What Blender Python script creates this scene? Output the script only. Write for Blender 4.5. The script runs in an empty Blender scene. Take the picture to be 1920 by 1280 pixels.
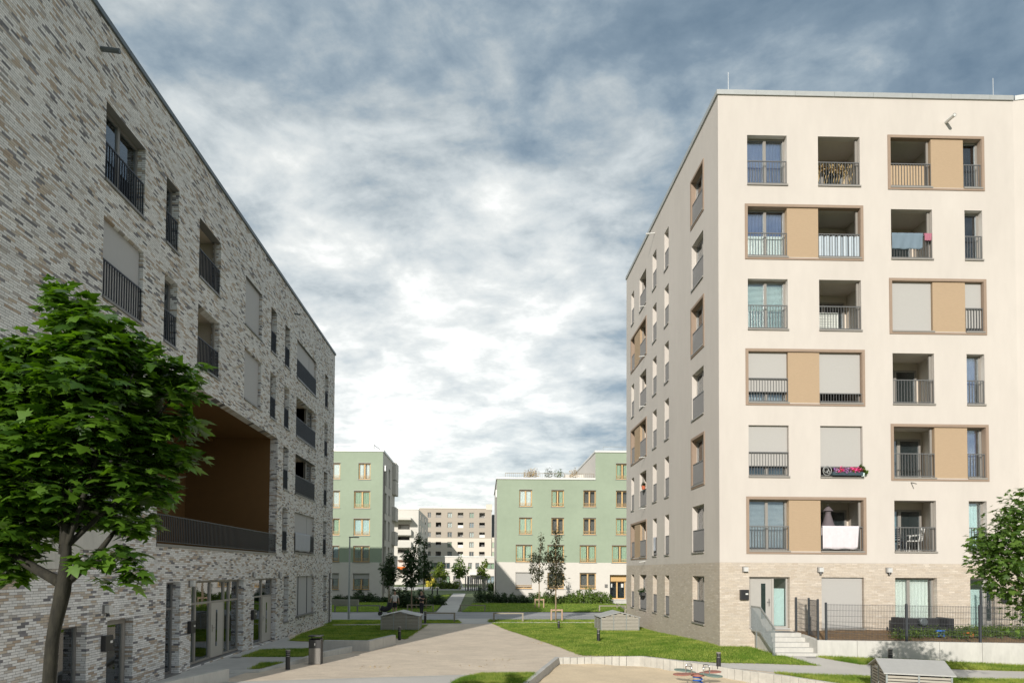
import bpy, math, random
import numpy as np
from mathutils import Vector, Matrix
random.seed(7); rng = np.random.default_rng(11)
scene = bpy.context.scene
col = scene.collection
# ------------------------------------------------------------------ camera
CX, CY, FPX = 929.243, 1033.651, 1220.0            # principal point and focal length in the 1920 px photograph
CAMZ = 3.3
def cam_axes(yaw, pitch, roll):
    cy, sy, cp, sp = math.cos(yaw), math.sin(yaw), math.cos(pitch), math.sin(pitch)
    fwd = np.array([sy*cp, cy*cp, sp]); right = np.array([cy, -sy, 0.]); up = np.cross(right, fwd)
    cr, sr = math.cos(roll), math.sin(roll)
    return cr*right+sr*up, -sr*right+cr*up, fwd
CR, CU, CF = cam_axes(.01938, .0293, .0063)
cam_d = bpy.data.cameras.new('camera'); cam = bpy.data.objects.new('camera', cam_d); col.objects.link(cam)
cam_d.sensor_width = 36; cam_d.lens = 36*FPX/1920
cam_d.shift_x = (960-CX)/1920; cam_d.shift_y = (CY-640)/1920
cam_d.clip_start = .1; cam_d.clip_end = 3000
m = Matrix.Identity(4)
for i in range(3):
    m[i][0], m[i][1], m[i][2] = CR[i], CU[i], -CF[i]
m[2][3] = CAMZ
cam.matrix_world = m
scene.camera = cam
# ------------------------------------------------------------------ light
AZ, EL = math.radians(19.5), math.radians(21.4)    # light travels towards +Y and a little +X
ldir = Vector((math.sin(AZ)*math.cos(EL), math.cos(AZ)*math.cos(EL), -math.sin(EL)))
sun_d = bpy.data.lights.new('sun', 'SUN'); sun_d.energy = 3.5; sun_d.angle = math.radians(.5); sun_d.color = (1, .945, .86)
sun = bpy.data.objects.new('sun', sun_d); col.objects.link(sun); sun.rotation_euler = ldir.to_track_quat('-Z', 'Y').to_euler()
scene.view_settings.view_transform = 'Standard'; scene.view_settings.look = 'None'
scene.view_settings.exposure = .53; scene.view_settings.gamma = 1
world = bpy.data.worlds.new('World'); scene.world = world; world.use_nodes = True

def N(nt, t, **kw):
    n = nt.nodes.new(t)
    for k, v in kw.items():
        if k.startswith('i_'):
            key = k[2:]
            n.inputs[int(key) if key.isdigit() else key.replace('_', ' ')].default_value = v
        else: setattr(n, k, v)
    return n
def pixdir(px, py):
    d = CR*(px-CX)/FPX - CU*(py-CY)/FPX + CF
    return d/np.linalg.norm(d)
def build_world():
    nt = world.node_tree; nt.nodes.clear(); L = nt.links.new
    out = N(nt, 'ShaderNodeOutputWorld')
    sky = N(nt, 'ShaderNodeTexSky', sky_type='NISHITA', sun_disc=False)
    sky.sun_elevation = EL; sky.sun_rotation = math.atan2(-ldir.x, -ldir.y)
    bg1 = N(nt, 'ShaderNodeBackground', i_Strength=.12); L(sky.outputs[0], bg1.inputs[0])
    tc = N(nt, 'ShaderNodeTexCoord'); sep = N(nt, 'ShaderNodeSeparateXYZ'); L(tc.outputs['Generated'], sep.inputs[0])
    def M(op, a, b=None, clamp=False):
        n = N(nt, 'ShaderNodeMath', operation=op, use_clamp=clamp)
        for i, v in enumerate((a, b)):
            if v is None: continue
            if isinstance(v, (int, float)): n.inputs[i].default_value = v
            else: L(v, n.inputs[i])
        return n.outputs[0]
    zz = M('ADD', M('MAXIMUM', sep.outputs[2], 0.0), .22)
    cb = N(nt, 'ShaderNodeCombineXYZ')
    L(M('DIVIDE', sep.outputs[0], zz), cb.inputs[0]); L(M('DIVIDE', sep.outputs[1], zz), cb.inputs[1]); L(M('MULTIPLY', sep.outputs[2], .6), cb.inputs[2])
    def noise(scale, detail, rough, off, dist=0., lac=2.):
        mp = N(nt, 'ShaderNodeMapping'); mp.inputs['Location'].default_value = off; mp.inputs['Rotation'].default_value = (0, 0, .35)
        mp.inputs['Scale'].default_value = (1., 1.15, 1.)
        L(cb.outputs[0], mp.inputs[0])
        n = N(nt, 'ShaderNodeTexNoise', i_Scale=scale, i_Detail=detail, i_Roughness=rough, i_Distortion=dist); n.inputs['Lacunarity'].default_value = lac
        L(mp.outputs[0], n.inputs['Vector']); return n.outputs['Fac']
    big = noise(1.5, 3., .5, (3.1, 1.7, 0)); mid = noise(4.6, 7., .55, (8.2, .4, 0), .3); fine = noise(15., 6., .62, (1.2, 5.4, 0), .1)
    v = M('ADD', M('ADD', M('MULTIPLY', big, .34), M('MULTIPLY', mid, .62)), M('MULTIPLY', fine, .22))   # mean about .59
    v = M('ADD', M('MULTIPLY', M('SUBTRACT', v, .59), 1.85), .44)
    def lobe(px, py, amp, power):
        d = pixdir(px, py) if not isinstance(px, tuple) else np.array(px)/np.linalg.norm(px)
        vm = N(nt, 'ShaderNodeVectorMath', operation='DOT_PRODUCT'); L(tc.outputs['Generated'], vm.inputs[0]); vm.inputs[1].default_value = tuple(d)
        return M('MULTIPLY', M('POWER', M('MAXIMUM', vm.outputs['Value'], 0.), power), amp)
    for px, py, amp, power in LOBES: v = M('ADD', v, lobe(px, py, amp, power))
    ramp = N(nt, 'ShaderNodeValToRGB'); L(M('ADD', v, 0., True), ramp.inputs[0])
    e = ramp.color_ramp.elements
    stops = [(.0, (.11, .16, .21)), (.22, (.165, .22, .27)), (.36, (.25, .305, .345)), (.48, (.36, .40, .415)), (.60, (.47, .505, .51)), (.78, (.62, .635, .615)), (1., (.90, .89, .85))]
    e[0].position, e[0].color = stops[0][0], (*stops[0][1], 1); e[1].position, e[1].color = stops[-1][0], (*stops[-1][1], 1)
    for p, c in stops[1:-1]: q = e.new(p); q.color = (*c, 1)
    bg2 = N(nt, 'ShaderNodeBackground', i_Strength=1.0); L(ramp.outputs[0], bg2.inputs[0])
    mix = N(nt, 'ShaderNodeMixShader'); mix.inputs[0].default_value = .9
    L(bg1.outputs[0], mix.inputs[1]); L(bg2.outputs[0], mix.inputs[2]); L(mix.outputs[0], out.inputs[0])
LOBES = [(790, 750, .30, 45), (800, 860, .16, 14), (1650, -100, -.20, 14), (880, 60, -.10, 70), (1150, 780, -.13, 220), (1100, 560, .07, 60), (1000, 420, .05, 40), ((.95, -.25, .25), None, .36, 4), ((-1., -.25, .22), None, .50, 4), (330, 60, .07, 14), ((-.2, -.9, .4), None, -.14, 2)]  # vector entries: unseen sky lightened at the sides, darkened behind, to shape the fill
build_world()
# ------------------------------------------------------------------ pixel -> place
def ray(px, py): return CR*(px-CX)/FPX - CU*(py-CY)/FPX + CF
def at_y(px, py, y):
    d = ray(px, py); t = y/d[1]; return float(d[0]*t), float(CAMZ+d[2]*t)
def at_x(px, py, x):
    d = ray(px, py); t = x/d[0]; return float(d[1]*t), float(CAMZ+d[2]*t)
def at_z(px, py, z=0.):
    d = ray(px, py); t = (z-CAMZ)/d[2]; return float(d[0]*t), float(d[1]*t)
def sst(a, b, x):
    t = min(1, max(0, (x-a)/(b-a))); return t*t*(3-2*t)
def g(x, y):                                       # height of the ground: nearly flat, a low bank at the cream block
    if y < 21: sy = .25
    elif y < 25.6: sy = .25+.75*sst(21, 25.6, y)
    elif y < 27: sy = 1.
    else: sy = 1-sst(25.5, 38, y)
    return .36*sst(3.2, 9.3, x)*sy
def at_g(px, py):
    z = 0.
    for _ in range(25):
        x, y = at_z(px, py, z); z = .5*z+.5*g(x, y)
    return x, y
# ------------------------------------------------------------------ materials
MATS = {}
def newmat(name):
    mt = bpy.data.materials.new(name); mt.use_nodes = True; nt = mt.node_tree; nt.nodes.clear()
    o = N(nt, 'ShaderNodeOutputMaterial'); b = N(nt, 'ShaderNodeBsdfPrincipled'); nt.links.new(b.outputs[0], o.inputs[0])
    MATS[name] = mt; return mt, nt, b, o
def posnode(nt): return N(nt, 'ShaderNodeNewGeometry').outputs['Position']
def simple(name, c, rough=.6, metal=0., var=.08, scale=6., bump=0., bscale=60., spec=.5, stretch=None, var2=0., scale2=.4, coord='pos'):
    mt, nt, b, o = newmat(name); L = nt.links.new
    b.inputs['Roughness'].default_value = rough; b.inputs['Metallic'].default_value = metal; b.inputs['Specular IOR Level'].default_value = spec
    p = posnode(nt)
    if stretch:
        mp = N(nt, 'ShaderNodeMapping'); mp.inputs['Scale'].default_value = stretch; L(p, mp.inputs[0]); p = mp.outputs[0]
    n = N(nt, 'ShaderNodeTexNoise', i_Scale=scale, i_Detail=6., i_Roughness=.6); L(p, n.inputs['Vector'])
    mr = N(nt, 'ShaderNodeMapRange'); mr.inputs[1].default_value = .3; mr.inputs[2].default_value = .7; mr.inputs[3].default_value = 1-var; mr.inputs[4].default_value = 1+var
    L(n.outputs['Fac'], mr.inputs[0]); val = mr.outputs[0]
    if var2:
        n2 = N(nt, 'ShaderNodeTexNoise', i_Scale=scale2, i_Detail=4.); L(p, n2.inputs['Vector'])
        mr2 = N(nt, 'ShaderNodeMapRange'); mr2.inputs[1].default_value = .3; mr2.inputs[2].default_value = .7; mr2.inputs[3].default_value = 1-var2; mr2.inputs[4].default_value = 1+var2
        L(n2.outputs['Fac'], mr2.inputs[0]); mm = N(nt, 'ShaderNodeMath', operation='MULTIPLY'); L(val, mm.inputs[0]); L(mr2.outputs[0], mm.inputs[1]); val = mm.outputs[0]
    vm = N(nt, 'ShaderNodeVectorMath', operation='SCALE'); vm.inputs[0].default_value = c; L(val, vm.inputs['Scale'])
    L(vm.outputs[0], b.inputs['Base Color'])
    if bump:
        nb = N(nt, 'ShaderNodeTexNoise', i_Scale=bscale, i_Detail=4.); L(p, nb.inputs['Vector'])
        bp = N(nt, 'ShaderNodeBump', i_Strength=bump, i_Distance=.01); L(nb.outputs['Fac'], bp.inputs['Height']); L(bp.outputs[0], b.inputs['Normal'])
    return mt
def brick(name, stops, mortar, bw, bh, ms=.008, seed=(0., 0.), horiz=False, rough=.85, bump=.5, big=.06, rot=0., wild=.35, interp='LINEAR'):
    mt, nt, b, o = newmat(name); L = nt.links.new
    b.inputs['Roughness'].default_value = rough
    s = N(nt, 'ShaderNodeSeparateXYZ'); L(posnode(nt), s.inputs[0])
    c = N(nt, 'ShaderNodeCombineXYZ')
    if horiz: L(s.outputs[0], c.inputs[0]); L(s.outputs[1], c.inputs[1])
    else:
        ad = N(nt, 'ShaderNodeMath', operation='ADD'); L(s.outputs[0], ad.inputs[0]); L(s.outputs[1], ad.inputs[1]); L(ad.outputs[0], c.inputs[0]); L(s.outputs[2], c.inputs[1])
    mp = N(nt, 'ShaderNodeMapping'); mp.inputs['Location'].default_value = (40+seed[0], 40+seed[1], 0); mp.inputs['Rotation'].default_value = (0, 0, rot); L(c.outputs[0], mp.inputs[0])
    sp = N(nt, 'ShaderNodeSeparateXYZ'); L(mp.outputs[0], sp.inputs[0])
    def Q(op, a, b=None, c_=None, clamp=False):
        n = N(nt, 'ShaderNodeMath', operation=op, use_clamp=clamp)
        for k_, v in enumerate((a, b, c_)):
            if v is None: continue
            if isinstance(v, (int, float)): n.inputs[k_].default_value = v
            else: L(v, n.inputs[k_])
        return n.outputs[0]
    def wn(x, y, off):
        w = N(nt, 'ShaderNodeTexWhiteNoise', noise_dimensions='2D'); cc_ = N(nt, 'ShaderNodeCombineXYZ'); L(x, cc_.inputs[0])
        if y is not None: L(y, cc_.inputs[1])
        else: cc_.inputs[1].default_value = off
        L(cc_.outputs[0], w.inputs['Vector']); return w.outputs['Value']
    yr = Q('DIVIDE', sp.outputs[1], bh); row = Q('FLOOR', yr); fy = Q('SUBTRACT', yr, row)
    xr = Q('ADD', Q('DIVIDE', sp.outputs[0], bw), Q('ADD', Q('MULTIPLY', Q('MODULO', row, 2.), .5), Q('MULTIPLY', wn(row, None, 3.3), wild))); ci = Q('FLOOR', xr); fx = Q('SUBTRACT', xr, ci)
    rnd = wn(ci, row, 0)
    ex = Q('MULTIPLY', Q('MINIMUM', fx, Q('SUBTRACT', 1., fx)), bw); ey = Q('MULTIPLY', Q('MINIMUM', fy, Q('SUBTRACT', 1., fy)), bh)
    fac = Q('LESS_THAN', Q('MINIMUM', ex, ey), ms*.62)
    rp = N(nt, 'ShaderNodeValToRGB'); rp.color_ramp.interpolation = interp; L(rnd, rp.inputs[0])
    e = rp.color_ramp.elements
    e[0].position, e[0].color = stops[0][0], (*stops[0][1], 1); e[1].position, e[1].color = stops[-1][0], (*stops[-1][1], 1)
    for p, cc in stops[1:-1]: q = e.new(p); q.color = (*cc, 1)
    mx = N(nt, 'ShaderNodeMix', data_type='RGBA'); L(fac, mx.inputs[0]); L(rp.outputs[0], mx.inputs[6]); mx.inputs[7].default_value = (*mortar, 1)
    nz = N(nt, 'ShaderNodeTexNoise', i_Scale=.7, i_Detail=8., i_Roughness=.7); L(posnode(nt), nz.inputs['Vector'])
    mr = N(nt, 'ShaderNodeMapRange'); mr.inputs[1].default_value = .3; mr.inputs[2].default_value = .7; mr.inputs[3].default_value = 1-big; mr.inputs[4].default_value = 1+big; L(nz.outputs['Fac'], mr.inputs[0])
    nf = N(nt, 'ShaderNodeTexNoise', i_Scale=45., i_Detail=3.); L(posnode(nt), nf.inputs['Vector'])
    mr3 = N(nt, 'ShaderNodeMapRange'); mr3.inputs[1].default_value = .3; mr3.inputs[2].default_value = .7; mr3.inputs[3].default_value = .9; mr3.inputs[4].default_value = 1.1; L(nf.outputs['Fac'], mr3.inputs[0])
    mm = N(nt, 'ShaderNodeMath', operation='MULTIPLY'); L(mr.outputs[0], mm.inputs[0]); L(mr3.outputs[0], mm.inputs[1])
    vm = N(nt, 'ShaderNodeVectorMath', operation='SCALE'); L(mx.outputs[2], vm.inputs[0]); L(mm.outputs[0], vm.inputs['Scale']); L(vm.outputs[0], b.inputs['Base Color'])
    iv = N(nt, 'ShaderNodeMath', operation='SUBTRACT'); iv.inputs[0].default_value = 1; L(fac, iv.inputs[1])
    bp = N(nt, 'ShaderNodeBump', i_Strength=bump, i_Distance=.006); L(iv.outputs[0], bp.inputs['Height']); L(bp.outputs[0], b.inputs['Normal'])
    return mt
def glass(name, tint=(.95, .975, .97), boost=1.6, base=.06):
    mt, nt, b, o = newmat(name); L = nt.links.new
    nt.nodes.remove(b)
    gl = N(nt, 'ShaderNodeBsdfGlossy', i_Roughness=.012); gl.inputs[0].default_value = (.9, .95, 1, 1)
    tr = N(nt, 'ShaderNodeBsdfTransparent'); tr.inputs[0].default_value = (*tint, 1)
    nz = N(nt, 'ShaderNodeTexNoise', i_Scale=.6, i_Detail=1.); L(posnode(nt), nz.inputs['Vector'])
    bp = N(nt, 'ShaderNodeBump', i_Strength=.25, i_Distance=.02); L(nz.outputs['Fac'], bp.inputs['Height']); L(bp.outputs[0], gl.inputs['Normal'])
    fr = N(nt, 'ShaderNodeFresnel', i_IOR=1.5)
    ma = N(nt, 'ShaderNodeMath', operation='MULTIPLY_ADD', use_clamp=True); L(fr.outputs[0], ma.inputs[0]); ma.inputs[1].default_value = boost; ma.inputs[2].default_value = base
    mx = N(nt, 'ShaderNodeMixShader'); L(ma.outputs[0], mx.inputs[0]); L(tr.outputs[0], mx.inputs[1]); L(gl.outputs[0], mx.inputs[2]); L(mx.outputs[0], o.inputs[0])
    return mt
def leafmat(name, c1, c2, trans=.35, rough=.45, spec=.35, patch=False):
    mt, nt, b, o = newmat(name); L = nt.links.new
    ge = N(nt, 'ShaderNodeNewGeometry')
    rp = N(nt, 'ShaderNodeMix', data_type='RGBA'); L(ge.outputs['Random Per Island'], rp.inputs[0]); rp.inputs[6].default_value = (*c1, 1); rp.inputs[7].default_value = (*c2, 1)
    L(rp.outputs[2], b.inputs['Base Color']); b.inputs['Roughness'].default_value = rough; b.inputs['Specular IOR Level'].default_value = spec
    if patch:
        nz = N(nt, 'ShaderNodeTexNoise', i_Scale=.9, i_Detail=5., i_Roughness=.65); L(ge.outputs['Position'], nz.inputs['Vector'])
        mr = N(nt, 'ShaderNodeMapRange'); mr.inputs[1].default_value = .35; mr.inputs[2].default_value = .65; mr.inputs[3].default_value = -.45; mr.inputs[4].default_value = .75; L(nz.outputs['Fac'], mr.inputs[0])
        ad = N(nt, 'ShaderNodeMath', operation='ADD', use_clamp=True); L(mr.outputs[0], ad.inputs[0]); ml = N(nt, 'ShaderNodeMath', operation='MULTIPLY'); L(ge.outputs['Random Per Island'], ml.inputs[0]); ml.inputs[1].default_value = .8; L(ml.outputs[0], ad.inputs[1]); L(ad.outputs[0], rp.inputs[0])
    tl = N(nt, 'ShaderNodeBsdfTranslucent'); sc = N(nt, 'ShaderNodeMix', data_type='RGBA', blend_type='MULTIPLY'); sc.inputs[0].default_value = 1
    L(rp.outputs[2], sc.inputs[6]); sc.inputs[7].default_value = (1.6, 1.7, .5, 1); L(sc.outputs[2], tl.inputs[0])
    mx = N(nt, 'ShaderNodeMixShader'); mx.inputs[0].default_value = trans; L(b.outputs[0], mx.inputs[1]); L(tl.outputs[0], mx.inputs[2]); L(mx.outputs[0], o.inputs[0])
    return mt
M = {}
M['brick'] = brick('grey_tan_brick', [(0, (.56, .56, .56)), (.42, (.68, .675, .67)), (.62, (.54, .53, .52)), (.72, (.45, .385, .31)), (.80, (.34, .265, .20)), (.87, (.46, .43, .39)), (.93, (.20, .195, .21)), (1, (.12, .118, .13))], (.16, .16, .16), .235, .058, .0065, bump=.6, big=.09)
M['cream_brick'] = brick('cream_brick', [(0, (.44, .385, .325)), (.5, (.50, .435, .36)), (.85, (.42, .355, .285)), (1, (.56, .50, .43))], (.37, .32, .27), .24, .064, .008, seed=(3, .03), bump=.6, big=.04)
M['plaster'] = simple('cream_plaster', (.505, .466, .428), .92, var=.025, scale=3., bump=.5, bscale=90., var2=.035, scale2=.5, spec=.2, stretch=(1, 1, .3))
M['room_plaster'] = simple('loggia_plaster', (.55, .49, .42), .9, var=.03)
M['taupe'] = simple('taupe_surround', (.285, .215, .165), .85, var=.04, bump=.2, spec=.2)
M['tan'] = simple('tan_panel', (.385, .285, .19), .9, var=.05, scale=10., bump=.8, bscale=40., stretch=(1, 1, 6), spec=.2)
M['frame'] = simple('grey_brown_frame', (.24, .225, .205), .45, var=.03)
M['frame_dark'] = simple('dark_grey_frame', (.16, .155, .15), .4, var=.03)
M['door_grey'] = simple('door_grey', (.36, .345, .32), .5, var=.03)
M['rail'] = simple('railing_grey', (.15, .15, .15), .45, metal=.3, var=.03)
M['rail_dark'] = simple('anthracite_railing', (.02, .025, .036), .45, var=.03)
M['blind'] = simple('light_grey_blind', (.37, .36, .345), .8, var=.02, scale=20., bump=.15, bscale=150.)
M['blind_shade'] = simple('grey_blind', (.38, .38, .39), .8, var=.02)
M['glass'] = glass('window_glass')
M['glass_dark'] = glass('window_glass_dark', (.62, .68, .70), 1.6, .08)
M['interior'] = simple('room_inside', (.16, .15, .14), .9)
M['white_metal'] = simple('white_metal', (.62, .62, .60), .4, metal=.1, var=.03)
M['cap'] = simple('roof_cap', (.42, .43, .42), .5, metal=.5, var=.05)
M['cap_dark'] = simple('dark_roof_cap', (.13, .15, .16), .45, metal=.5, var=.05)
M['zinc'] = simple('galvanised_steel', (.33, .36, .37), .4, metal=.6, var=.12, scale=14.)
M['black'] = simple('black_metal', (.02, .02, .022), .4, var=.05)
M['anthracite'] = simple('anthracite_post', (.04, .045, .052), .45, var=.05)
M['concrete'] = simple('pale_concrete', (.46, .45, .42), .9, var=.07, scale=3., bump=.3, var2=.06, scale2=.8, stretch=(3, 3, 1))
M['kerb_concrete'] = simple('kerb_concrete', (.43, .415, .375), .9, var=.08, scale=4., bump=.3, var2=.08, scale2=2.)
M['concrete_grey'] = simple('grey_concrete', (.42, .41, .39), .9, var=.08, scale=2.5, bump=.3, var2=.06)
M['asphalt'] = simple('grey_path', (.47, .45, .42), .92, var=.06, scale=20., bump=.4, bscale=120., var2=.08, scale2=.5)
M['road'] = simple('road_grey', (.27, .27, .275), .92, var=.06, scale=14., bump=.3, var2=.08)
M['paver'] = brick('beige_pavers', [(0, (.54, .45, .355)), (.5, (.62, .525, .415)), (1, (.56, .47, .37))], (.42, .35, .28), .48, .12, .007, horiz=True, big=.12, rot=.05)
M['sand'] = simple('sand', (.62, .50, .345), .95, var=.07, scale=9., bump=1., bscale=9., var2=.07, scale2=1.1)
M['soil'] = simple('soil', (.17, .105, .05), .95, var=.4, scale=6., bump=1., bscale=30.)
M['lawn'] = simple('lawn_base', (.11, .18, .02), .95, var=.35, scale=14., bump=1., bscale=40., var2=.2, scale2=.7, spec=.1)
M['ground'] = simple('far_ground', (.09, .12, .04), .95, var=.25, scale=1., var2=.2, scale2=.1)
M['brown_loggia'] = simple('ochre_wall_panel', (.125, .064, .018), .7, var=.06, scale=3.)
M['green'] = simple('sage_green_render', (.285, .34, .258), .92, var=.03, scale=2., bump=.3, var2=.05, scale2=.3, spec=.2)
M['white_render'] = simple('white_render', (.57, .54, .50), .92, var=.03, scale=2., bump=.3, spec=.2)
M['pale_render'] = simple('pale_grey_render', (.52, .50, .46), .92, var=.03, scale=1.)
M['wood_frame'] = simple('light_wood_frame', (.52, .34, .15), .6, var=.1, scale=10.)
M['beige_far'] = simple('far_beige_render', (.37, .325, .27), .92, var=.04, scale=.6, stretch=(1, 1, 4))
M['beige_light'] = simple('far_pale_render', (.58, .53, .45), .92, var=.04)
M['bark'] = simple('maple_bark', (.020, .018, .012), .9, var=.6, scale=18., bump=1., bscale=22., stretch=(1, 1, .35))  # very dark: shade on the trunk is put into the bark colour
M['bark_pale'] = simple('young_bark', (.24, .18, .12), .9, var=.2, scale=20.)
M['stake'] = simple('stake_wood', (.42, .29, .20), .8, var=.12, scale=20., stretch=(1, 1, .2))
M['rail_wood'] = simple('weathered_rail_wood', (.27, .24, .19), .8, var=.12, scale=20.)
M['slat'] = simple('weathered_slat_wood', (.36, .335, .29), .85, var=.16, scale=16., stretch=(.3, .3, 5), bump=.2)
M['tin'] = simple('shed_roof_tin', (.40, .40, .39), .55, metal=.2, var=.05)
M['maple'] = leafmat('maple_leaves', (.02, .058, .007), (.105, .205, .02), .38, .38, .5)
M['leaf_right'] = leafmat('street_tree_leaves', (.05, .10, .02), (.12, .20, .035), .35)
M['leaf_dark'] = leafmat('dark_leaves', (.018, .042, .014), (.045, .085, .025), .25)
M['leaf_red'] = leafmat('bronze_leaves', (.035, .042, .022), (.075, .075, .04), .25)
M['leaf_mid'] = leafmat('shrub_leaves', (.055, .10, .014), (.14, .21, .035), .3)
M['leaf_bright'] = leafmat('light_green_leaves', (.09, .14, .02), (.17, .22, .04), .35)
M['grass'] = leafmat('grass_blades', (.09, .18, .018), (.32, .36, .085), .3, .6, .2, patch=True)
M['flower_pink'] = leafmat('pink_petals', (.75, .05, .32), (.85, .18, .5), .3)
M['flower_purple'] = leafmat('purple_petals', (.28, .10, .40), (.6, .42, .68), .3)
def cloth(name, c, rough=.85): M[name] = simple(name, c, rough, var=.05, scale=8.)
for nm, c in dict(curtain_blue=(.075, .10, .21), curtain_white=(.70, .72, .68), curtain_teal=(.56, .68, .66), curtain_green=(.40, .50, .36), curtain_grey=(.34, .38, .42), curtain_dark=(.035, .06, .075), screen_tan=(.42, .31, .20), screen_white=(.42, .48, .53), cloth_blue=(.14, .19, .235), cloth_pink=(.34, .12, .17), cloth_white=(.58, .54, .57), cloth_grey=(.36, .38, .42), parasol_cloth=(.12, .10, .11), red_cloth=(.6, .02, .02), skin=(.42, .26, .18), shirt_white=(.62, .60, .55), shorts_black=(.02, .02, .025), hair_dark=(.015, .012, .01), crate_blue=(.04, .16, .55), orange=(.75, .20, .03), sofa_black=(.018, .018, .02), toy_red=(.30, .13, .10), toy_green=(.15, .21, .18), toy_blue=(.02, .10, .40), terracotta=(.45, .12, .06), plant_pot=(.05, .05, .05), straw=(.45, .33, .16), lamp_glass=(.5, .5, .49), awning=(.75, .18, .03), yellow=(.5, .42, .05)).items(): cloth(nm, c)
M['chrome'] = simple('polished_steel', (.7, .7, .72), .15, metal=1., var=.02)
# ------------------------------------------------------------------ mesh helpers
class MB:
    def __init__(s): s.v = []; s.f = []
    def face(s, pts):
        n = len(s.v); s.v.extend(tuple(map(float, p)) for p in pts); s.f.append(tuple(range(n, n+len(pts)))); return s
    def hexa(s, p):                                # 8 points, bottom ring then top ring
        n = len(s.v); s.v.extend(tuple(map(float, q)) for q in p)
        for q in ((0, 3, 2, 1), (4, 5, 6, 7), (0, 1, 5, 4), (1, 2, 6, 5), (2, 3, 7, 6), (3, 0, 4, 7)): s.f.append(tuple(n+i for i in q))
        return s
    def box(s, x0, y0, z0, x1, y1, z1):
        x0, x1 = min(x0, x1), max(x0, x1); y0, y1 = min(y0, y1), max(y0, y1); z0, z1 = min(z0, z1), max(z0, z1)
        return s.hexa([(x0, y0, z0), (x1, y0, z0), (x1, y1, z0), (x0, y1, z0), (x0, y0, z1), (x1, y0, z1), (x1, y1, z1), (x0, y1, z1)])
    def bar(s, a, b, w, h, up=(0, 0, 1)):          # rectangular bar from a to b
        a, b = Vector(a), Vector(b); d = (b-a).normalized(); upv = Vector(up)
        if abs(d.dot(upv)) > .98: upv = Vector((1, 0, 0))
        r = d.cross(upv).normalized(); u = r.cross(d).normalized()
        q = [(-1, -1), (1, -1), (1, 1), (-1, 1)]
        return s.hexa([a+r*i*w/2+u*j*h/2 for i, j in q]+[b+r*i*w/2+u*j*h/2 for i, j in q])
    def tube(s, pts, rad, n=8, cap=True):
        pts = [Vector(p) for p in pts]; rad = rad if isinstance(rad, (list, tuple)) else [rad]*len(pts)
        base = len(s.v); pr = None
        for i, p in enumerate(pts):
            d = (pts[min(i+1, len(pts)-1)]-pts[max(i-1, 0)]).normalized()
            if pr is None: pr = d.orthogonal().normalized()
            pr = (pr-d*pr.dot(d)).normalized(); q = d.cross(pr)
            for k in range(n):
                a = 2*math.pi*k/n; s.v.append(tuple(p+(pr*math.cos(a)+q*math.sin(a))*rad[i]))
        for i in range(len(pts)-1):
            for k in range(n):
                a, b = base+i*n+k, base+i*n+(k+1) % n; s.f.append((a, b, b+n, a+n))
        if cap: s.f.append(tuple(base+k for k in range(n))[::-1]); s.f.append(tuple(base+(len(pts)-1)*n+k for k in range(n)))
        return s
    def prism(s, poly, z0, z1):
        n = len(poly); b = len(s.v)
        s.v.extend((float(x), float(y), float(z0)) for x, y in poly); s.v.extend((float(x), float(y), float(z1)) for x, y in poly)
        s.f.append(tuple(b+i for i in range(n))[::-1]); s.f.append(tuple(b+n+i for i in range(n)))
        for i in range(n): j = (i+1) % n; s.f.append((b+i, b+j, b+n+j, b+n+i))
        return s
    def build(s, name, mat, parent=None, smooth=False):
        me = bpy.data.meshes.new(name); off = wloc(parent) if parent else Vector((0, 0, 0))
        v = [(a-off.x, b-off.y, c-off.z) for a, b, c in s.v]
        me.from_pydata(v, [], s.f); me.materials.append(mat)
        if smooth: me.polygons.foreach_set('use_smooth', [True]*len(me.polygons))
        o = bpy.data.objects.new(name, me); col.objects.link(o)
        if parent: o.parent = parent
        return o
def wloc(o):
    v = Vector((0, 0, 0))
    while o is not None: v += o.location; o = o.parent
    return v
def tag(o, label, cat, group=None):
    o['label'] = label; o['category'] = cat
    if group: o['group'] = group
    return o
def struct(o): o['kind'] = 'structure'; return o
def empty(name, loc, label, cat, group=None):
    o = bpy.data.objects.new(name, None); col.objects.link(o); o.location = loc; o.empty_display_size = .2
    return tag(o, label, cat, group)
def copy_tree(o, parent=None):
    c = o.copy(); col.objects.link(c)
    if parent: c.parent = parent
    for ch in list(o.children): copy_tree(ch, c)
    return c
def bevel(o, w=.01, seg=2):
    md = o.modifiers.new('bevel', 'BEVEL'); md.width = w; md.segments = seg; md.limit_method = 'ANGLE'; return o
import bmesh
def clip_sheet(name, poly, dz, mat, step=1.2, thick=0.):
    bm = bmesh.new(); vs = [bm.verts.new((x, y, 0)) for x, y in poly]; bm.faces.new(vs)
    xs = [p[0] for p in poly]; ys = [p[1] for p in poly]
    for ax, lo, hi in ((0, max(min(xs), -12), min(max(xs), 32)), (1, max(min(ys), 5), min(max(ys), 70))):
        k = math.ceil(lo/step)*step
        while k < hi:
            co = (k, 0, 0) if ax == 0 else (0, k, 0); no = (1, 0, 0) if ax == 0 else (0, 1, 0)
            bmesh.ops.bisect_plane(bm, geom=bm.verts[:]+bm.edges[:]+bm.faces[:], plane_co=co, plane_no=no); k += step
    for v in bm.verts: v.co.z = g(v.co.x, v.co.y)+dz
    bmesh.ops.triangulate(bm, faces=bm.faces[:])
    me = bpy.data.meshes.new(name); bm.to_mesh(me); bm.free(); me.materials.append(mat)
    o = bpy.data.objects.new(name, me); col.objects.link(o)
    return o
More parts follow.
